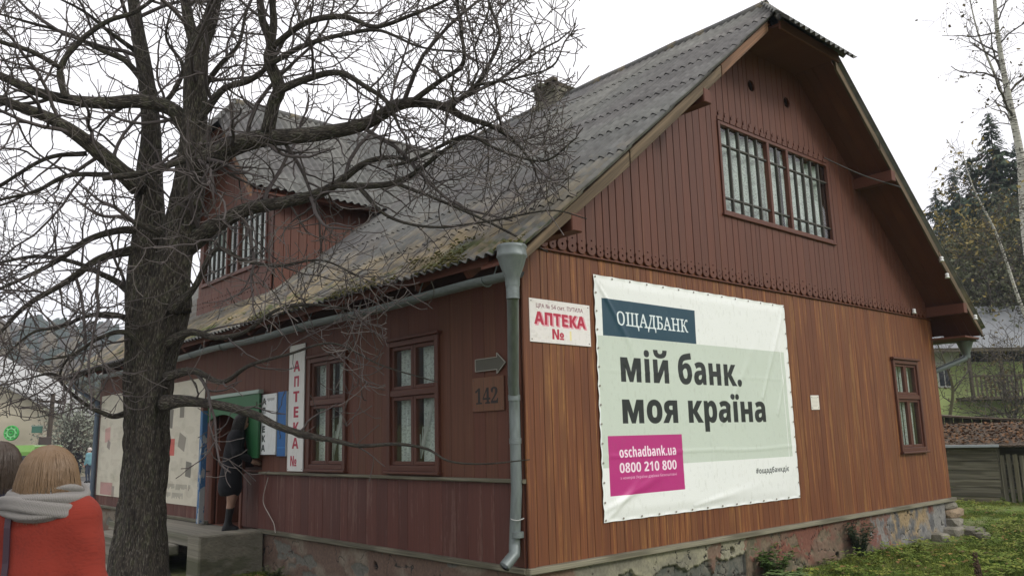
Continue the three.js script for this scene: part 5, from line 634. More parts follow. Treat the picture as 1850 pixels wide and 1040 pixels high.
// ---------------------------------------------------------------- right-hand background: sheds, gate, green house, trees
const gy = (p) => groundH(p.x, p.z);
{
  const A = onPlane(1690, 905, 'y', 0), Bp = onPlane(1812, 908, 'y', 0); Bp.sub(A).setLength(onPlane(1812, 908, 'y', 0).distanceTo(A)).add(A);
  const ex = Bp.clone().sub(A), len = ex.length(), ang = Math.atan2(-ex.z, ex.x);
  const shed = thing('plank_shed', 'low weathered grey plank shed under a leaf-strewn roof', 'shed', A, ang); const H = 1.2, n = 7;
  let y = -0.1; for (let i = 0; i < n; i++) { const h = (H + 0.1) / n * rr(0.85, 1.15); add(shed, 'plank', xf(cbox(len + rr(-0.03, 0.05), h - 0.012, 0.035, 0.004), { p: [len / 2, y + h / 2, rr(-0.01, 0.01)], r: [0, 0, rr(-0.006, 0.006)] }), pick(mGreyWood)); y += h; }
  for (const x of [0.05, len - 0.04]) add(shed, 'corner_post', xf(cbox(0.09, H + 0.15, 0.09, 0.006), { p: [x, H / 2, -0.07] }), mGreyWood[1]);
  add(shed, 'back_wall', xf(cbox(len + 2.5, 1.7, 0.06), { p: [len / 2 + 1.2, 0.8, -2.6] }), mGreyWood[1]);
  const leafN = tn(60, 60, 6.6, 3), leafC = tn(9, 9, 2.8); const mLeafRoof = M([1, 1, 1], 1, { map: tex(512, 512, (x, yy) => { const k = 0.4 + 1.0 * leafN(x, yy); return mix3([0.105 * k, 0.07 * k, 0.04 * k], [0.07 * k, 0.055 * k, 0.04 * k], leafC(x, yy)); }), bumpMap: bw(256, 256, leafN), bumpScale: 0.03 });
  const rf = add(shed, 'roof', xf(cbox(len + 3.2, 0.05, 2.9, 0.01), { p: [len / 2 + 1.4, 1.45, -1.25], r: [0.17, 0, 0] }), mLeafRoof); add(rf, 'drip_edge', xf(cbox(len + 0.1, 0.055, 0.02, 0.003), { p: [len / 2 + 0.05, 1.215, 0.19] }), M([0.45, 0.5, 0.52], 0.4, { metalness: 0.4 })); void rf;
  const lg = fromTris([-0.5, 0, 0, 0, 0.06, -0.35, 0.5, 0, 0, -0.5, 0, 0, 0.5, 0, 0, 0, 0.06, 0.35]); const lm = new THREE.InstancedMesh(lg, M([0.12, 0.07, 0.035], 1), 2600), R = RNG(12), mt = new THREE.Matrix4(); lm.name = 'fallen_leaves'; lm.userData.kind = 'stuff';
  for (let i = 0; i < 2600; i++) { const x = R() * (len + 3) - 0.1, z = 0.1 - R() * 2.7; mt.compose(V3(x, 1.245 + (0.17 - z) * 0.171 + 0.02, z), new THREE.Quaternion().setFromEuler(new THREE.Euler(R() - 0.5, R() * 6, R() - 0.5)), V3(1, 1, 1).multiplyScalar(0.05 + 0.06 * R())); lm.setMatrixAt(i, mt); const c = R(); lm.setColorAt(i, lin(0.6 + c * 0.9, 0.6 + c * 0.6, 0.6 + 0.3 * c)); } shed.add(lm);
  // gate of upright slats
  const gt = thing('slat_gate', 'grey upright slat gate beside the plank shed', 'gate', Bp.clone().add(V3(0.02, 0, 0.02)), ang - 0.06); for (let i = 0; i < 13; i++) add(gt, 'slat', xf(cbox(0.085, rr(0.95, 1.03), 0.022, 0.004), { p: [0.08 + i * 0.125, 0.52, 0.02], r: [0, 0, rr(-0.015, 0.015)] }), pick(mGreyWood)); for (const yy of [0.25, 0.85]) add(gt, 'rail', xf(cbox(1.7, 0.08, 0.03, 0.004), { p: [0.82, yy, -0.012] }), mGreyWood[1]); add(gt, 'gate_post', xf(cbox(0.1, 1.25, 0.1, 0.006), { p: [-0.02, 0.6, -0.05] }), mGreyWood[1]);
  // darker shed behind with sagging roof
  const q = A.clone().addScaledVector(ex, -0.25).add(V3(2.9, 0, -2.4)); const s2 = thing('dark_shed', 'old dark plank shed with sagging roof behind the low shed', 'shed', q, ang); for (let i = 0; i < 24; i++) add(s2, 'plank', xf(cbox(0.2, 2.15 - i * 0.022, 0.03, 0.004), { p: [0.12 + i * 0.215, 1.02 - i * 0.011, 0] }), mOldWood);
  const rp = []; for (let i = 0; i <= 10; i++) rp.push([i * 0.56 - 0.2, 2.18 - i * 0.05 - 0.1 * Math.sin(i / 10 * 3.14)]); for (let i = 0; i < 10; i++) add(s2, 'roof_panel', slab([[rp[i][0], rp[i][1]], [rp[i + 1][0] - 0.005, rp[i + 1][1]], [rp[i + 1][0] - 0.005, rp[i + 1][1] + 0.05], [rp[i][0], rp[i][1] + 0.05]], -2.5, 0.2, 0.005, GABLE(0), { back: true }), mLeafRoof);
}
{ // green house with a timber balcony, up the bank
  const d = 33, o = at(1690, 742, d); const g0 = at(1690, 742, d).y; const h = thing('green_house', 'pale green house with grey roof and dark timber balcony', 'house', V3(o.x, g0 - 1.2, o.z), -0.62); const px = d / FPX;
  const mG = M([0.42, 0.5, 0.2], 0.85), mWt = M([0.6, 0.6, 0.57], 0.85), mR = M([0.2, 0.21, 0.22], 0.7), Y = 1.2;
  add(h, 'wall', xf(cbox(5.4, 3.2, 5, 0.02), { p: [1.4, Y + 0.35, -2.5] }), mG); add(h, 'upper_wall', xf(cbox(2.4, 1.3, 0.1, 0.02), { p: [0.1, Y + 2.45, 0.02] }), mWt);
  const wn = add(h, 'window', xf(cbox(0.55, 0.85, 0.08, 0.01), { p: [0.55, Y + 1.35, 0.02] }), mWt); for (const x of [0.42, 0.68]) add(wn, 'pane', xf(cbox(0.2, 0.72, 0.02, 0.002), { p: [x, Y + 1.35, 0.07] }), M([0.02, 0.025, 0.03], 0.15));
  add(h, 'roof', slab([[-1.8, Y + 2.35], [6, Y + 2.35], [5.2, Y + 4.4], [-0.6, Y + 4.3]], -0.2, 0.3, 0.02, (a, b, n) => [a, b, n - (b - Y - 2.35) * 1.0 + 1.1], { back: true }), mR); add(h, 'eave_board', xf(cbox(7.7, 0.16, 0.06), { p: [2.1, Y + 2.32, 1.35] }), mOldWood);
  const bal = add(h, 'balcony', xf(cbox(3.2, 0.14, 1.1, 0.02), { p: [2.5, Y + 0.42, 0.62] }), mOldWood); add(bal, 'handrail', xf(cbox(3.2, 0.08, 0.08), { p: [2.5, Y + 1.3, 1.1] }), mOldWood);
  for (let i = 0; i < 17; i++) add(bal, 'baluster', xf(cbox(0.08, 0.8, 0.03), { p: [1.0 + i * 0.187, Y + 0.88, 1.1] }), mOldWood); for (const x of [0.95, 2.3, 4.05]) add(bal, 'post', xf(cbox(0.11, 1.9, 0.11), { p: [x, Y + 1.4, 1.12] }), mOldWood);
  add(h, 'plaster_base', xf(cbox(3.0, 1.6, 0.3, 0.02), { p: [5.3, Y - 0.3, 0.6] }), mStone[0]);
}
// spruces
const mNeedle = [[0.03, 0.055, 0.03], [0.036, 0.062, 0.032], [0.045, 0.068, 0.032]].map((c) => M(c, 0.9)), mTrunk = M([0.06, 0.045, 0.035], 0.95);
function spruce(pos, H, Rr, seed, label, mat) {
  const t = thing('spruce_tree', label, 'tree', pos), R = RNG(seed); add(t, 'trunk', tube([V3(0, -0.5, 0), V3(0, H * 0.5, 0), V3(0, H, 0)], [H * 0.013, H * 0.008, 0.01], 7), mTrunk); const pos_ = [];
  for (let y = H * 0.08; y < H * 0.99; y += 0.18 + 0.12 * (1 - y / H)) { const f = 1 - y / H, nb = Math.max(5, Math.round(6 + 12 * f)); for (let k = 0; k < nb; k++) { const a = R() * 6.283, len = 1.25 * Rr * Math.pow(f, 0.78) * (0.45 + 0.7 * R()) * (0.85 + 0.3 * Math.sin(y * 2.3 + seed)) + 0.03; const ca = Math.cos(a), sa = Math.sin(a); for (let m = 1; m <= 6; m++) { const q = m / 6, rx = len * q, yy = y - len * (0.34 * q - 0.16 * q * q) + (R() - 0.5) * 0.14; for (let e = 0; e < 4; e++) { const w = 0.22 * len * (1.15 - q), dx = (R() - 0.5) * w * 1.5, L_ = Math.min(0.32, 0.05 + 0.18 * len) * (0.6 + 0.8 * R()), dr = -0.4 * L_ - 0.5 * L_ * R(), x0 = rx * ca - dx * sa, z0 = rx * sa + dx * ca; const b = a + (R() - 0.5) * 2; pos_.push(x0 - Math.sin(b) * L_ * 0.3, yy, z0 + Math.cos(b) * L_ * 0.3, x0 + Math.sin(b) * L_ * 0.3, yy + 0.02, z0 - Math.cos(b) * L_ * 0.3, x0 + Math.cos(b) * L_, yy + dr, z0 + Math.sin(b) * L_); } } } }
  add(t, 'crown', fromTris(pos_), mat).userData.kind = 'stuff'; return t;
}
[[1690, 338, 62, 'small dark spruce standing lowest on the wooded bank edge', 3.6, 0], [1722, 300, 58, 'dark rounded spruce second along the wooded bank', 4.6, 0], [1752, 280, 54, 'slender green spruce between the dark spruces and the birch', 4.0, 1], [1785, 200, 50, 'tallest spruce rising behind the leaning birch', 4.6, 2], [1835, 250, 54, 'broad spruce behind the white birch stem', 5.0, 0], [1810, 330, 46, 'low spreading spruce under the tallest spruce', 4.4, 1], [1735, 390, 48, 'dark young spruce filling the gap behind the house eave', 4.6, 0], [1775, 375, 44, 'dense spruce just behind the leaning birch stem', 4.8, 0], [1850, 370, 45, 'dark spruce behind the grey roof of the green house', 5.0, 1], [1700, 420, 52, 'low dark spruce next to the smallest spruce', 4.4, 0]].forEach(([u, v, d, lab, r, m], i) => { const top = at(u, v, d), b = V3(top.x, groundH(top.x, top.z), top.z); spruce(b, top.y - b.y, r, 300 + i, lab, mNeedle[m]); });
// birches and thicket: thin stems, sparse yellow leaves
const mBirch = M([1, 1, 1], 0.8, { map: tex(64, 512, (x, y) => { const k = vn(x * 3 + 9, y * 70) > 0.72 || vn(x * 9, y * 24 + 40) > 0.8; return k ? [0.09, 0.08, 0.07] : [0.5, 0.48, 0.43]; }) }), mYel = [[0.2, 0.155, 0.045], [0.12, 0.095, 0.04], [0.07, 0.075, 0.035]].map((c) => M(c, 0.9)), mScrub = M([0.07, 0.058, 0.048], 0.9);
function leafy(name, label, stem, rad, mat, { seed, n = 26, bl = 2, dens = 1, leaf = 0.06, leafMat = mYel[0], leaves = 1, size = 2, up = 0.2, from = 0.25, twigMat = mScrub, group }) {
  const base = stem[0].clone(), t = thing(name, label, 'tree', base, 0, group), pts = spline(stem, 30), rads = pts.map((_, i) => mix(rad, rad * 0.15, i / 30)); const tg = tube(pts.map((p) => p.clone().sub(base)), rads, 9, true, null, 0.6); add(t, 'trunk', tg, mat);
  const out = { 1: [], 2: [], 3: [] }, lp = []; const R2 = RNG(seed + 5); const G = grower(seed, out, (p) => p.y > groundH(p.x, p.z), { wander: 0.4, droop: 0.5, up, lift: 0.2, rmin: 0.006, dens: { 1: 2.6 * dens, 2: 2.6 * dens }, size, tip: (p) => { for (let k = 0; k < leaves; k++) { if (R2() > 0.8) continue; const c = p.clone().add(V3(R2() - 0.5, R2() - 0.5, R2() - 0.5).multiplyScalar(0.4 * size * 0.5)), s = leaf * (0.6 + 0.8 * R2()), a = V3(R2() - 0.5, R2() - 0.5, R2() - 0.5).normalize().multiplyScalar(s), b = V3(R2() - 0.5, R2() - 0.5, R2() - 0.5).normalize().multiplyScalar(s * 0.7); lp.push(c.x, c.y, c.z, c.x + a.x + b.x, c.y + a.y + b.y, c.z + a.z + b.z, c.x + 2 * a.x, c.y + 2 * a.y, c.z + 2 * a.z, c.x, c.y, c.z, c.x + 2 * a.x, c.y + 2 * a.y, c.z + 2 * a.z, c.x + a.x - b.x, c.y + a.y - b.y, c.z + a.z - b.z); } } });
  for (let k = 0; k < n; k++) { const f = mix(from, 1, (k + R2() * 0.8) / n), i = Math.min(29, Math.floor(f * 30)); const d = pts[Math.min(30, i + 1)].clone().sub(pts[i]).normalize(); const a = R2() * 6.28; G.grow(pts[i], d.multiplyScalar(0.8).add(V3(Math.cos(a), 0.25, Math.sin(a))), bl * (1.15 - 0.8 * f) * (0.7 + 0.6 * R2()), rads[i] * 0.42, 1); }
  const loc = (arr) => { const g = mergeGeometries(arr); g.translate(-base.x, -base.y, -base.z); return g; };
  const cr = add(t, 'crown', loc([...out[1], ...out[2], ...out[3]]), twigMat); cr.userData.kind = 'stuff'; if (lp.length) { const lg = fromTris(lp); lg.translate(-base.x, -base.y, -base.z); add(t, 'leaves', lg, leafMat).userData.kind = 'stuff'; } return t;
}
{
  const st = (list, d) => { const p = list.map(([u, v]) => at(u, v, d)); const b = p[0].clone(); b.y = groundH(b.x, b.z) - 0.1; p.unshift(b); return p; };
  leafy('birch_tree', 'tall white birch with sparse yellow leaves above the spruces', st([[1870, 520], [1846, 290], [1822, 170], [1806, 80], [1796, -20], [1790, -120]], 30), 0.19, mBirch, { seed: 41, n: 16, bl: 3.0, leaf: 0.06, leaves: 2, size: 2.0, from: 0.4, up: 0.12, leafMat: mYel[1], dens: 0.8 });
  leafy('birch_tree', 'forked second birch stem with pale bark beside the tall white birch', st([[1850, 420], [1835, 240], [1800, 140], [1768, 60], [1745, -40]], 31), 0.1, mBirch, { seed: 43, n: 13, bl: 2.2, leaf: 0.07, leaves: 3, size: 1.8, from: 0.45, up: 0.05, leafMat: mYel[1], dens: 0.8 });
  leafy('leaning_birch', 'thin leaning pale birch stem in front of the dark thicket', st([[1862, 600], [1838, 530], [1800, 420], [1762, 345], [1740, 280]], 26), 0.075, mBirch, { seed: 47, n: 22, bl: 2.0, leaf: 0.07, leaves: 2, size: 1.8, from: 0.45, leafMat: mYel[0] });
  const sc = [['scrub_tree', 'leafy scrub tree nearest the house eave in the thicket', [[1712, 640], [1708, 560], [1716, 470]], 40, 2], ['scrub_tree', 'yellow flecked scrub tree in the middle of the thicket', [[1752, 620], [1748, 520], [1742, 420]], 38, 0], ['scrub_tree', 'brown scrub tree behind the grey roof of the green house', [[1800, 620], [1792, 520], [1800, 400]], 42, 2], ['scrub_tree', 'dense dull scrub tree at the far end of the thicket', [[1852, 620], [1848, 520], [1840, 430]], 37, 2], ['scrub_tree', 'low greenish scrub tree growing before the spruces', [[1775, 600], [1770, 560], [1775, 480]], 36, 2]];
  sc.forEach(([n, l, p, d, m], i) => leafy(n, l, st(p, d), 0.13, mScrub, { seed: 60 + i * 3, n: 46, bl: 4.0, leaf: 0.085, leaves: 7, size: 2.4, from: 0.12, leafMat: mYel[m], up: 0.25 }));
  leafy('sapling', 'slim mossy sapling between the house corner and the green house', st([[1716, 770], [1722, 700], [1706, 650], [1690, 610]], 24), 0.07, M([0.09, 0.085, 0.04], 0.9), { seed: 90, n: 12, bl: 1.2, leaves: 0, size: 1.2, from: 0.4 }); leafy('bare_shrub', 'bare brown brush beside the balcony of the green house', st([[1836, 760], [1836, 690], [1828, 620]], 27), 0.06, mScrub, { seed: 94, n: 50, bl: 2.2, leaves: 2, leaf: 0.05, leafMat: mYel[1], size: 1.6, from: 0.1 });
}
// ---------------------------------------------------------------- left-hand background: the square
{
  const hr = V3(CR.x, 0, CR.z).normalize(), hf = V3(CF.x, 0, CF.z).normalize(), faceTurn = Math.atan2(-hr.z, hr.x);
  const B = (d, u0) => { const p = at(u0, 850, d); p.y = 0; return p; };
  const d1 = 46, k = d1 / FPX, o = B(d1, 0), g = thing('cream_building', 'low cream rendered building with pale sloping roof across the square', 'building', o, faceTurn); const gN = tn(8, 5, 5), mC = M([1, 1, 1], 0.9, { map: tex(256, 256, (x, y) => { const q = 0.75 + 0.5 * gN(x, y); return [0.42 * q, 0.38 * q, 0.28 * q]; }) });
  const Yv = (u, v) => at(u, v, d1).y; const gb = [[-9, 0], [112 * k, 0], [112 * k, Yv(112, 750)], [0, Yv(0, 697)], [-9, Yv(-290, 570)]]; add(g, 'wall', slab(gb, -7, 0, 0.02, GABLE(0), { back: true, uvs: 0.2 }), mC);
  const rl = [[-9, Yv(-290, 570)], [0, Yv(0, 697)], [112 * k + 0.6, Yv(130, 758)]]; for (let i = 0; i < 2; i++) add(g, 'roof', slab([rl[i], rl[i + 1], [rl[i + 1][0], rl[i + 1][1] + 0.28], [rl[i][0], rl[i][1] + 0.28]], -7.5, 0.5, 0.02, GABLE(0), { back: true }), M([0.36, 0.36, 0.35], 0.8));
  const g2p = B(52, 112), g2 = thing('white_kiosk', 'small pale kiosk with flat roof behind the utility pole', 'building', g2p, faceTurn); add(g2, 'wall', xf(cbox(2.2, 2.6, 2, 0.02), { p: [0.8, 1.3, 0] }), M([0.4, 0.4, 0.37], 0.9)); add(g2, 'roof', xf(cbox(2.8, 0.3, 2.8, 0.02), { p: [0.8, 2.75, 0] }), M([0.55, 0.56, 0.55], 0.8)); add(g2, 'window', xf(cbox(1.3, 0.9, 0.05, 0.01), { p: [0.8, 1.6, 1.02] }), M([0.03, 0.035, 0.04], 0.2)); add(g2, 'door', xf(cbox(0.7, 1.9, 0.05, 0.01), { p: [-0.0, 0.95, 1.02] }), M([0.2, 0.2, 0.18], 0.5));
  // round green pharmacy lights
  const ring = (u, v, d, R, lab) => { const p = at(u, v, d), t = thing('round_green_sign', lab, 'sign', p, faceTurn); const mg = M([0.03, 0.38, 0.06], 0.6), ml = M([0.2, 0.55, 0.22], 0.6); add(t, 'disc', xf(new THREE.CylinderGeometry(R, R, 0.08, 24), { r: [Math.PI / 2, 0, 0] }), M([0.1, 0.28, 0.1], 0.6)); for (const [r, m] of [[R * 0.9, mg], [R * 0.55, ml], [R * 0.25, mg]]) add(t, 'ring', xf(new THREE.TorusGeometry(r, R * 0.1, 6, 24), { p: [0, 0, 0.05] }), m); for (let i = 0; i < 8; i++) add(t, 'ray', xf(cbox(R * 0.18, R * 0.3, 0.05), { p: [Math.sin(i * 0.785) * R * 0.74, Math.cos(i * 0.785) * R * 0.74, 0.06], r: [0, 0, -i * 0.785] }), ml); };
  ring(20, 782, 45.4, 0.42, 'round bright green sign with rings on the cream building');
  const gs = thing('green_box_sign', 'dull green rectangular board fixed beside the utility pole', 'sign', at(66, 776, 33.5), faceTurn); add(gs, 'panel', cbox(0.42, 0.26, 0.08, 0.01), M([0.05, 0.14, 0.1], 0.6)); add(gs, 'rim', xf(cbox(0.46, 0.04, 0.1, 0.006), { p: [0, 0.15, 0] }), M([0.2, 0.26, 0.22], 0.6));
  const up = B(33, 82), pole = thing('utility_pole', 'dark wooden utility pole with a meter box in the square', 'pole', up); const top = at(86, 710, 33).y; add(pole, 'shaft', tube([V3(0, -0.2, 0), V3(0.02, 2, 0), V3(0.05, top, 0)], [0.12, 0.1, 0.085], 10), mTrunk); add(pole, 'meter_box', xf(cbox(0.42, 0.62, 0.25, 0.02), { p: [-0.12, at(80, 803, 33).y, 0] }), M([0.05, 0.035, 0.03], 0.7)); add(pole, 'crossarm', xf(cbox(1.0, 0.09, 0.09), { p: [0.05, top - 0.3, 0] }), mTrunk); for (const x of [-0.4, 0, 0.45]) add(pole, 'insulator', xf(new THREE.SphereGeometry(0.05, 8, 6), { p: [x + 0.05, top - 0.2, 0] }), M([0.6, 0.6, 0.58], 0.4));
  // lime van
  const vp = B(31, 52), van = thing('parked_van', 'lime green topped parked van in the square', 'van', vp, faceTurn + 1.75); const prof = [[-2.1, 0.4], [2.1, 0.4], [2.15, 0.95], [1.6, 1.1], [1.15, 1.72], [0.9, 1.82], [-1.95, 1.84], [-2.12, 1.6]]; const mv = M([0.13, 0.27, 0.05], 0.4), mb = M([0.42, 0.42, 0.24], 0.4);
  add(van, 'body', slab(prof, -0.82, 0.82, 0.06, GABLE(0), { back: true }), mv); add(van, 'lower_panel', mergeGeometries([slab(rect(-2.0, 2.0, 0.42, 0.95), 0.8, 0.835, 0.01, GABLE(0)), xf(cbox(0.03, 0.5, 1.5), { p: [-2.14, 0.75, 0] })]), mb); for (const [a, b] of [[-1.9, -0.9], [-0.82, 0.1], [0.18, 1.0]]) add(van, 'side_window', slab(rect(a, b, 1.1, 1.62), 0.81, 0.83, 0.004, GABLE(0)), M([0.02, 0.022, 0.025], 0.1)); add(van, 'rear_window', xf(cbox(0.03, 0.5, 1.3), { p: [-2.11, 1.35, 0], r: [0, 0, -0.06] }), M([0.02, 0.022, 0.025], 0.1)); add(van, 'windscreen', xf(cbox(0.04, 0.72, 1.4), { p: [1.4, 1.42, 0], r: [0, 0, 0.62] }), M([0.02, 0.022, 0.025], 0.1));
  for (const x of [-1.35, 1.35]) for (const z of [-0.75, 0.75]) { const w = add(van, 'wheel', xf(new THREE.CylinderGeometry(0.33, 0.33, 0.2, 20), { r: [Math.PI / 2, 0, 0], p: [x, 0.33, z] }), M([0.015, 0.015, 0.015], 0.9)); add(w, 'rim', xf(new THREE.CylinderGeometry(0.19, 0.19, 0.21, 14), { r: [Math.PI / 2, 0, 0], p: [x, 0.33, z] }), M([0.3, 0.3, 0.3], 0.4, { metalness: 0.6 })); } for (const z of [-0.65, 0.65]) { add(van, 'tail_light', xf(cbox(0.03, 0.3, 0.14), { p: [-2.15, 0.95, z] }), M([0.3, 0.02, 0.02], 0.3)); add(van, 'headlight', xf(cbox(0.04, 0.16, 0.24), { p: [2.13, 0.82, z] }), M([0.6, 0.6, 0.58], 0.2)); }
  // shrubs and trees behind the square
  const T = (n, l, u, v0, d, v1, o2) => { const b = B(d, u), e = at(u, v1, d); b.y = groundH(b.x, b.z) - 0.1; leafy(n, l, [b, V3(b.x + 0.1, mix(b.y, e.y, 0.5), b.z), V3(b.x - 0.1, e.y, b.z)], 0.12, mScrub, o2); };
  T('street_shrub', 'bushy shrub with pale leaves beside the pole in the square', 120, 0, 42, 760, { seed: 120, n: 60, bl: 2.4, leaves: 5, leaf: 0.07, leafMat: M([0.24, 0.26, 0.2], 0.9), size: 1.8, from: 0.1 }); T('street_tree', 'leafless street tree behind the corner of the wooden house', 150, 0, 50, 705, { seed: 124, n: 60, bl: 3.2, leaves: 3, leaf: 0.07, leafMat: mYel[2], size: 2.2, from: 0.15 }); T('street_tree', 'leafless street tree rising behind the cream building', 105, 0, 58, 705, { seed: 128, n: 60, bl: 3.6, leaves: 2, leaf: 0.08, leafMat: mYel[1], size: 2.4, from: 0.2 }); T('street_tree', 'bare tree close by the far corner downpipe', 172, 0, 46, 720, { seed: 131, n: 50, bl: 2.6, leaves: 3, leaf: 0.06, leafMat: mYel[2], size: 1.9, from: 0.15 });
  { const tp = at(138, 688, 75), b = V3(tp.x, groundH(tp.x, tp.z), tp.z); spruce(b, tp.y - b.y, 1.7, 777, 'single dark conical spruce beyond the square', mNeedle[1]); }
  // far wooded hillside
  const hr2 = RNG(55), cg = new THREE.IcosahedronGeometry(1, 2), pa = cg.attributes.position; for (let i = 0; i < pa.count; i++) { const v = V3().fromBufferAttribute(pa, i), k = 0.55 + 0.9 * vn(v.x * 2.6 + 9, v.y * 2.6 + 9, v.z * 2.6 + 9), tp = v.y > 0 ? 1 - 0.45 * v.y : 1; pa.setXYZ(i, v.x * k * tp, v.y * 1.5 * (0.75 + 0.5 * k) + 1.1, v.z * k * tp); } cg.computeVertexNormals(); const N = 16000, im = new THREE.InstancedMesh(cg, M([1, 1, 1], 1), N), mt = new THREE.Matrix4(); im.name = 'hillside_forest'; let c = 0;
  while (c < N) { const x = -260 + hr2() * 720, z = -150 - hr2() * 420; const y = groundH(x, z); if (y < 6 && hr2() > 0.02) continue; const s = 1.1 + 2.1 * hr2(); mt.compose(V3(x, y - 0.5, z), new THREE.Quaternion().setFromEuler(new THREE.Euler(0, hr2() * 6, 0)), V3(s, s * (0.8 + 1.1 * hr2() * hr2()), s)); im.setMatrixAt(c, mt); const q = hr2(); im.setColorAt(c, q < 0.45 ? lin(0.035, 0.048, 0.03) : q < 0.8 ? lin(0.085, 0.068, 0.05) : lin(0.11, 0.085, 0.045)); c++; }
  im.userData = { kind: 'stuff', label: 'distant mixed autumn forest covering the hillside', category: 'forest' }; scene.add(im);
}
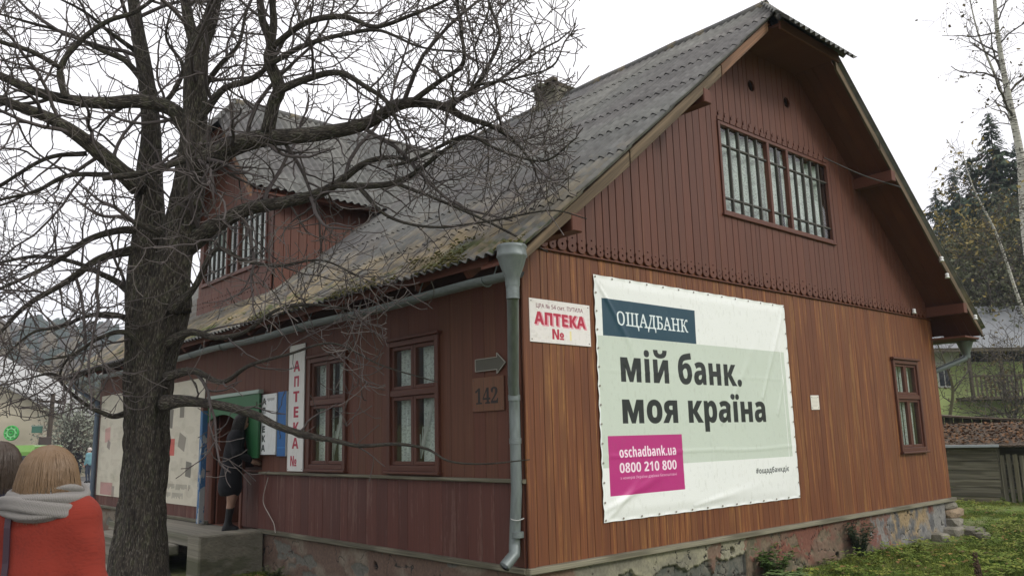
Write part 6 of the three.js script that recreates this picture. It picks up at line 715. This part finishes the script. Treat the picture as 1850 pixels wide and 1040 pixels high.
// ---------------------------------------------------------------- lawn, plants at the plinth, stones
{
  const blades = (n, h, w, seed) => { const R = RNG(seed), p = []; for (let i = 0; i < n; i++) { const a = R() * 6.28, r = 0.075 * Math.sqrt(R()), x = r * Math.cos(a), z = r * Math.sin(a), b = R() * 6.28, l = h * (0.5 + 0.7 * R()), cx = Math.cos(b), cz = Math.sin(b), bend = l * (0.25 + 0.6 * R()); const q = (f, s) => [x + cx * bend * f * f - cz * w * s * (1 - f * 0.7), l * f * (1 - 0.25 * f), z + cz * bend * f * f + cx * w * s * (1 - f * 0.7)]; p.push(...q(0, -1), ...q(0, 1), ...q(0.55, 1), ...q(0, -1), ...q(0.55, 1), ...q(0.55, -1), ...q(0.55, -1), ...q(0.55, 1), ...q(1, 0)); } return fromTris(p); };
  const onRoad = (x, z) => { const P = [[-2.2, 6], [-1.2, -14.5], [14, -30], [30, -75], [-30, -75], [-22, -14], [-12, 6]]; let c = false; for (let i = 0, j = 6; i < 7; j = i++) if ((P[i][1] > z) !== (P[j][1] > z) && x < (P[j][0] - P[i][0]) * (z - P[i][1]) / (P[j][1] - P[i][1]) + P[i][0]) c = !c; return c; };
  const inHouse = (x, z) => x > -0.03 && x < 9.2 && z < 0.04 && z > -13.4, inStep = (x, z) => x > -1.6 && z < -5.2 && z > -9.3;
  const scatter = (name, label, geo, mat, N, areas, s0, s1, seed, col) => { const R = RNG(seed), im = new THREE.InstancedMesh(geo, mat, N), mt = new THREE.Matrix4(); im.name = name; let c = 0, tries = 0; while (c < N && tries++ < N * 6) { const A = areas[Math.floor(R() * areas.length)], x = mix(A[0], A[1], R()), z = mix(A[2], A[3], R()); if (inHouse(x, z) || inStep(x, z) || (onRoad(x, z))) continue; const d = fbm(x * 0.9 + 30, z * 0.9 + 30); if (d < 0.36 && R() < 0.75) continue; const s = mix(s0, s1, R()) * (0.6 + 0.8 * d); mt.compose(V3(x, groundH(x, z) - 0.005, z), new THREE.Quaternion().setFromEuler(new THREE.Euler((R() - 0.5) * 0.3, R() * 6.28, (R() - 0.5) * 0.3)), V3(s, s * (0.8 + 0.5 * R()), s)); if (name === 'fallen_leaves') { mt.elements[13] += 0.05; } im.setMatrixAt(c, mt); im.setColorAt(c, col(R, fbm(x * 1.3 + 80, z * 1.3 + 80))); c++; } im.count = c; im.userData = { kind: 'stuff', label, category: 'grass' }; im.receiveShadow = true; scene.add(im); };
  const gcol = (R, n) => { const t = R(); return lin(...mix3([0.085, 0.15, 0.016], [0.165, 0.185, 0.03], clamp(n * 1.6 - 0.4 + t * 0.5 - 0.25))); };
  const areas = [[4, 10, 0.05, 3], [9, 17, -5, 3], [9, 17, -5, 2], [3, 14, 0, 5], [-1.7, 0, -5.2, 1], [-2, -0.1, -13, 0]];
  const mGr = new THREE.MeshPhysicalMaterial({ color: 0xffffff, roughness: 1 }); scatter('lawn_grass', 'short green and yellowish grass of the yard', blades(20, 0.04, 0.0028, 3), mGr, 34000, areas, 0.6, 1.4, 9, gcol);
  const clover = (() => { const p = [], R = RNG(4); for (let i = 0; i < 7; i++) { const a = R() * 6.28, r = 0.06 * R(), x = r * Math.cos(a), z = r * Math.sin(a), y = 0.03 + 0.04 * R(); for (let k = 0; k < 3; k++) { const b = a + k * 2.1, l = 0.03; p.push(x, y, z, x + l * Math.cos(b - 0.5), y + 0.006, z + l * Math.sin(b - 0.5), x + l * Math.cos(b + 0.5), y + 0.004, z + l * Math.sin(b + 0.5)); } } return fromTris(p); })();
  scatter('lawn_clover', 'small clover leaves growing among the yard grass', clover, mGr, 900, areas.slice(0, 4), 0.8, 1.8, 19, (R, n) => lin(...mix3([0.1, 0.165, 0.016], [0.2, 0.22, 0.03], R())));
  const fl = fromTris([-0.5, 0, 0, 0, 0.1, -0.32, 0.5, 0.06, 0, -0.5, 0, 0, 0.5, 0.06, 0, 0, 0.1, 0.32]); scatter('fallen_leaves', 'brown and yellow fallen leaves scattered over the lawn', fl, mGr, 1500, areas, 0.05, 0.1, 29, (R) => { const t = R(); return lin(0.1 + 0.2 * t, 0.06 + 0.11 * t, 0.03 + 0.01 * t); });
  function herb(name, label, pos, n, h, ls, col, seed, arch = 0.5) { const t = thing(name, label, 'plant', pos), R = RNG(seed), stems = [], lp = []; for (let i = 0; i < n; i++) { const a = R() * 6.28, H = h * (0.5 + 0.6 * R()), sp = arch * H * (0.4 + 0.8 * R()); const pts = []; for (let k = 0; k <= 6; k++) { const f = k / 6; pts.push(V3(Math.cos(a) * (0.05 + sp * f * f), H * f * (1 - 0.15 * f), Math.max(-0.1, Math.sin(a) * (0.05 + sp * f * f)))); } stems.push(tube(pts, pts.map((_, k) => 0.004 * (1 - k / 9)), 4, false)); for (let k = 1; k <= 6; k++) for (let m = 0; m < 5; m++) { const c = pts[k], b = R() * 6.28, l = ls * (0.6 + 0.8 * R()), up = (R() - 0.3) * 0.7, dx = Math.cos(b) * l, dz = Math.sin(b) * l, dy = up * l, wx = -Math.sin(b) * l * 0.32, wz = Math.cos(b) * l * 0.32; lp.push(c.x, c.y, c.z, c.x + dx * 0.5 + wx, c.y + dy * 0.6, c.z + dz * 0.5 + wz, c.x + dx, c.y + dy * 0.5, c.z + dz, c.x, c.y, c.z, c.x + dx, c.y + dy * 0.5, c.z + dz, c.x + dx * 0.5 - wx, c.y + dy * 0.6, c.z + dz * 0.5 - wz); } } add(t, 'stems', mergeGeometries(stems), M([0.06, 0.08, 0.03], 0.9)).userData.kind = 'stuff'; add(t, 'leaves', fromTris(lp), M(col, 0.6)).userData.kind = 'stuff'; }
  const p1 = onPlane(1400, 1034, 'z', 0.16), p2 = onPlane(1556, 1000, 'z', 0.14); p1.y = gy(p1); p2.y = gy(p2);
  herb('leafy_weed', 'bright green leafy weed growing against the peeling red plinth', p1, 46, 0.42, 0.05, [0.07, 0.13, 0.022], 71); herb('dark_shrub', 'dark green bushy weed further along the plinth towards the stone corner', p2, 50, 0.5, 0.04, [0.03, 0.062, 0.026], 73, 0.35); const p3 = onPlane(1410, 1046, 'z', 0.4); p3.y = gy(p3); herb('leafy_weed', 'low broad-leaved weed spreading at the foot of the leafy weed', p3, 16, 0.16, 0.09, [0.11, 0.17, 0.05], 79, 1.2);
  const p4 = onPlane(496, 1020, 'x', -0.2); p4.y = gy(p4); herb('grass_weed', 'small pale weed beside the concrete step at the front plinth', p4, 14, 0.2, 0.04, [0.12, 0.14, 0.05], 83, 0.8);
  const dk = onPlane(1771, 1075, 'y', 0), s = thing('dry_stalk', 'dry brown dock stalk standing upright in the lawn', 'plant', V3(dk.x, gy(dk), dk.z)); for (let i = 0; i < 3; i++) { const pts = [V3(0.02 * i, -0.02, 0), V3(0.02 * i + 0.01, 0.22, 0.01 * i), V3(0.02 * i - 0.01, 0.42 - i * 0.06, 0.02)]; add(s, 'stalk', tube(spline(pts, 8), Array(9).fill(0.006), 5), M([0.07, 0.045, 0.025], 0.9)); const sd = []; for (let k = 0; k < 60; k++) { const f = rr(0.3, 1); sd.push(xf(new THREE.IcosahedronGeometry(rr(0.006, 0.012), 0), { p: [0.02 * i + rr(-0.02, 0.02), f * (0.42 - i * 0.06), rr(-0.02, 0.02)] })); } const m = add(s, 'seed_head', mergeGeometries(sd), M([0.065, 0.038, 0.022], 1)); m.userData.kind = 'stuff'; }
  [[1722, 962, 0.2, 0.1, 'mossy grey fieldstone at the foot of the stone corner'], [1752, 960, 0.28, 0.07, 'flat grey fieldstone in the grass beside the stone corner'], [1700, 972, 0.14, 0.08, 'small pale fieldstone below the plinth end'], [1775, 968, 0.12, 0.06, 'small rounded fieldstone out in the lawn']].forEach(([u, v, r, h, l], i) => { const p = onPlane(u, v, 'y', 0.02); tag(add(scene, 'fieldstone', stoneGeo(r, h, r * 0.8, 50 + i), mStone[i % 2], p), l, 'stone'); });
}
renderer.render(scene, camera);
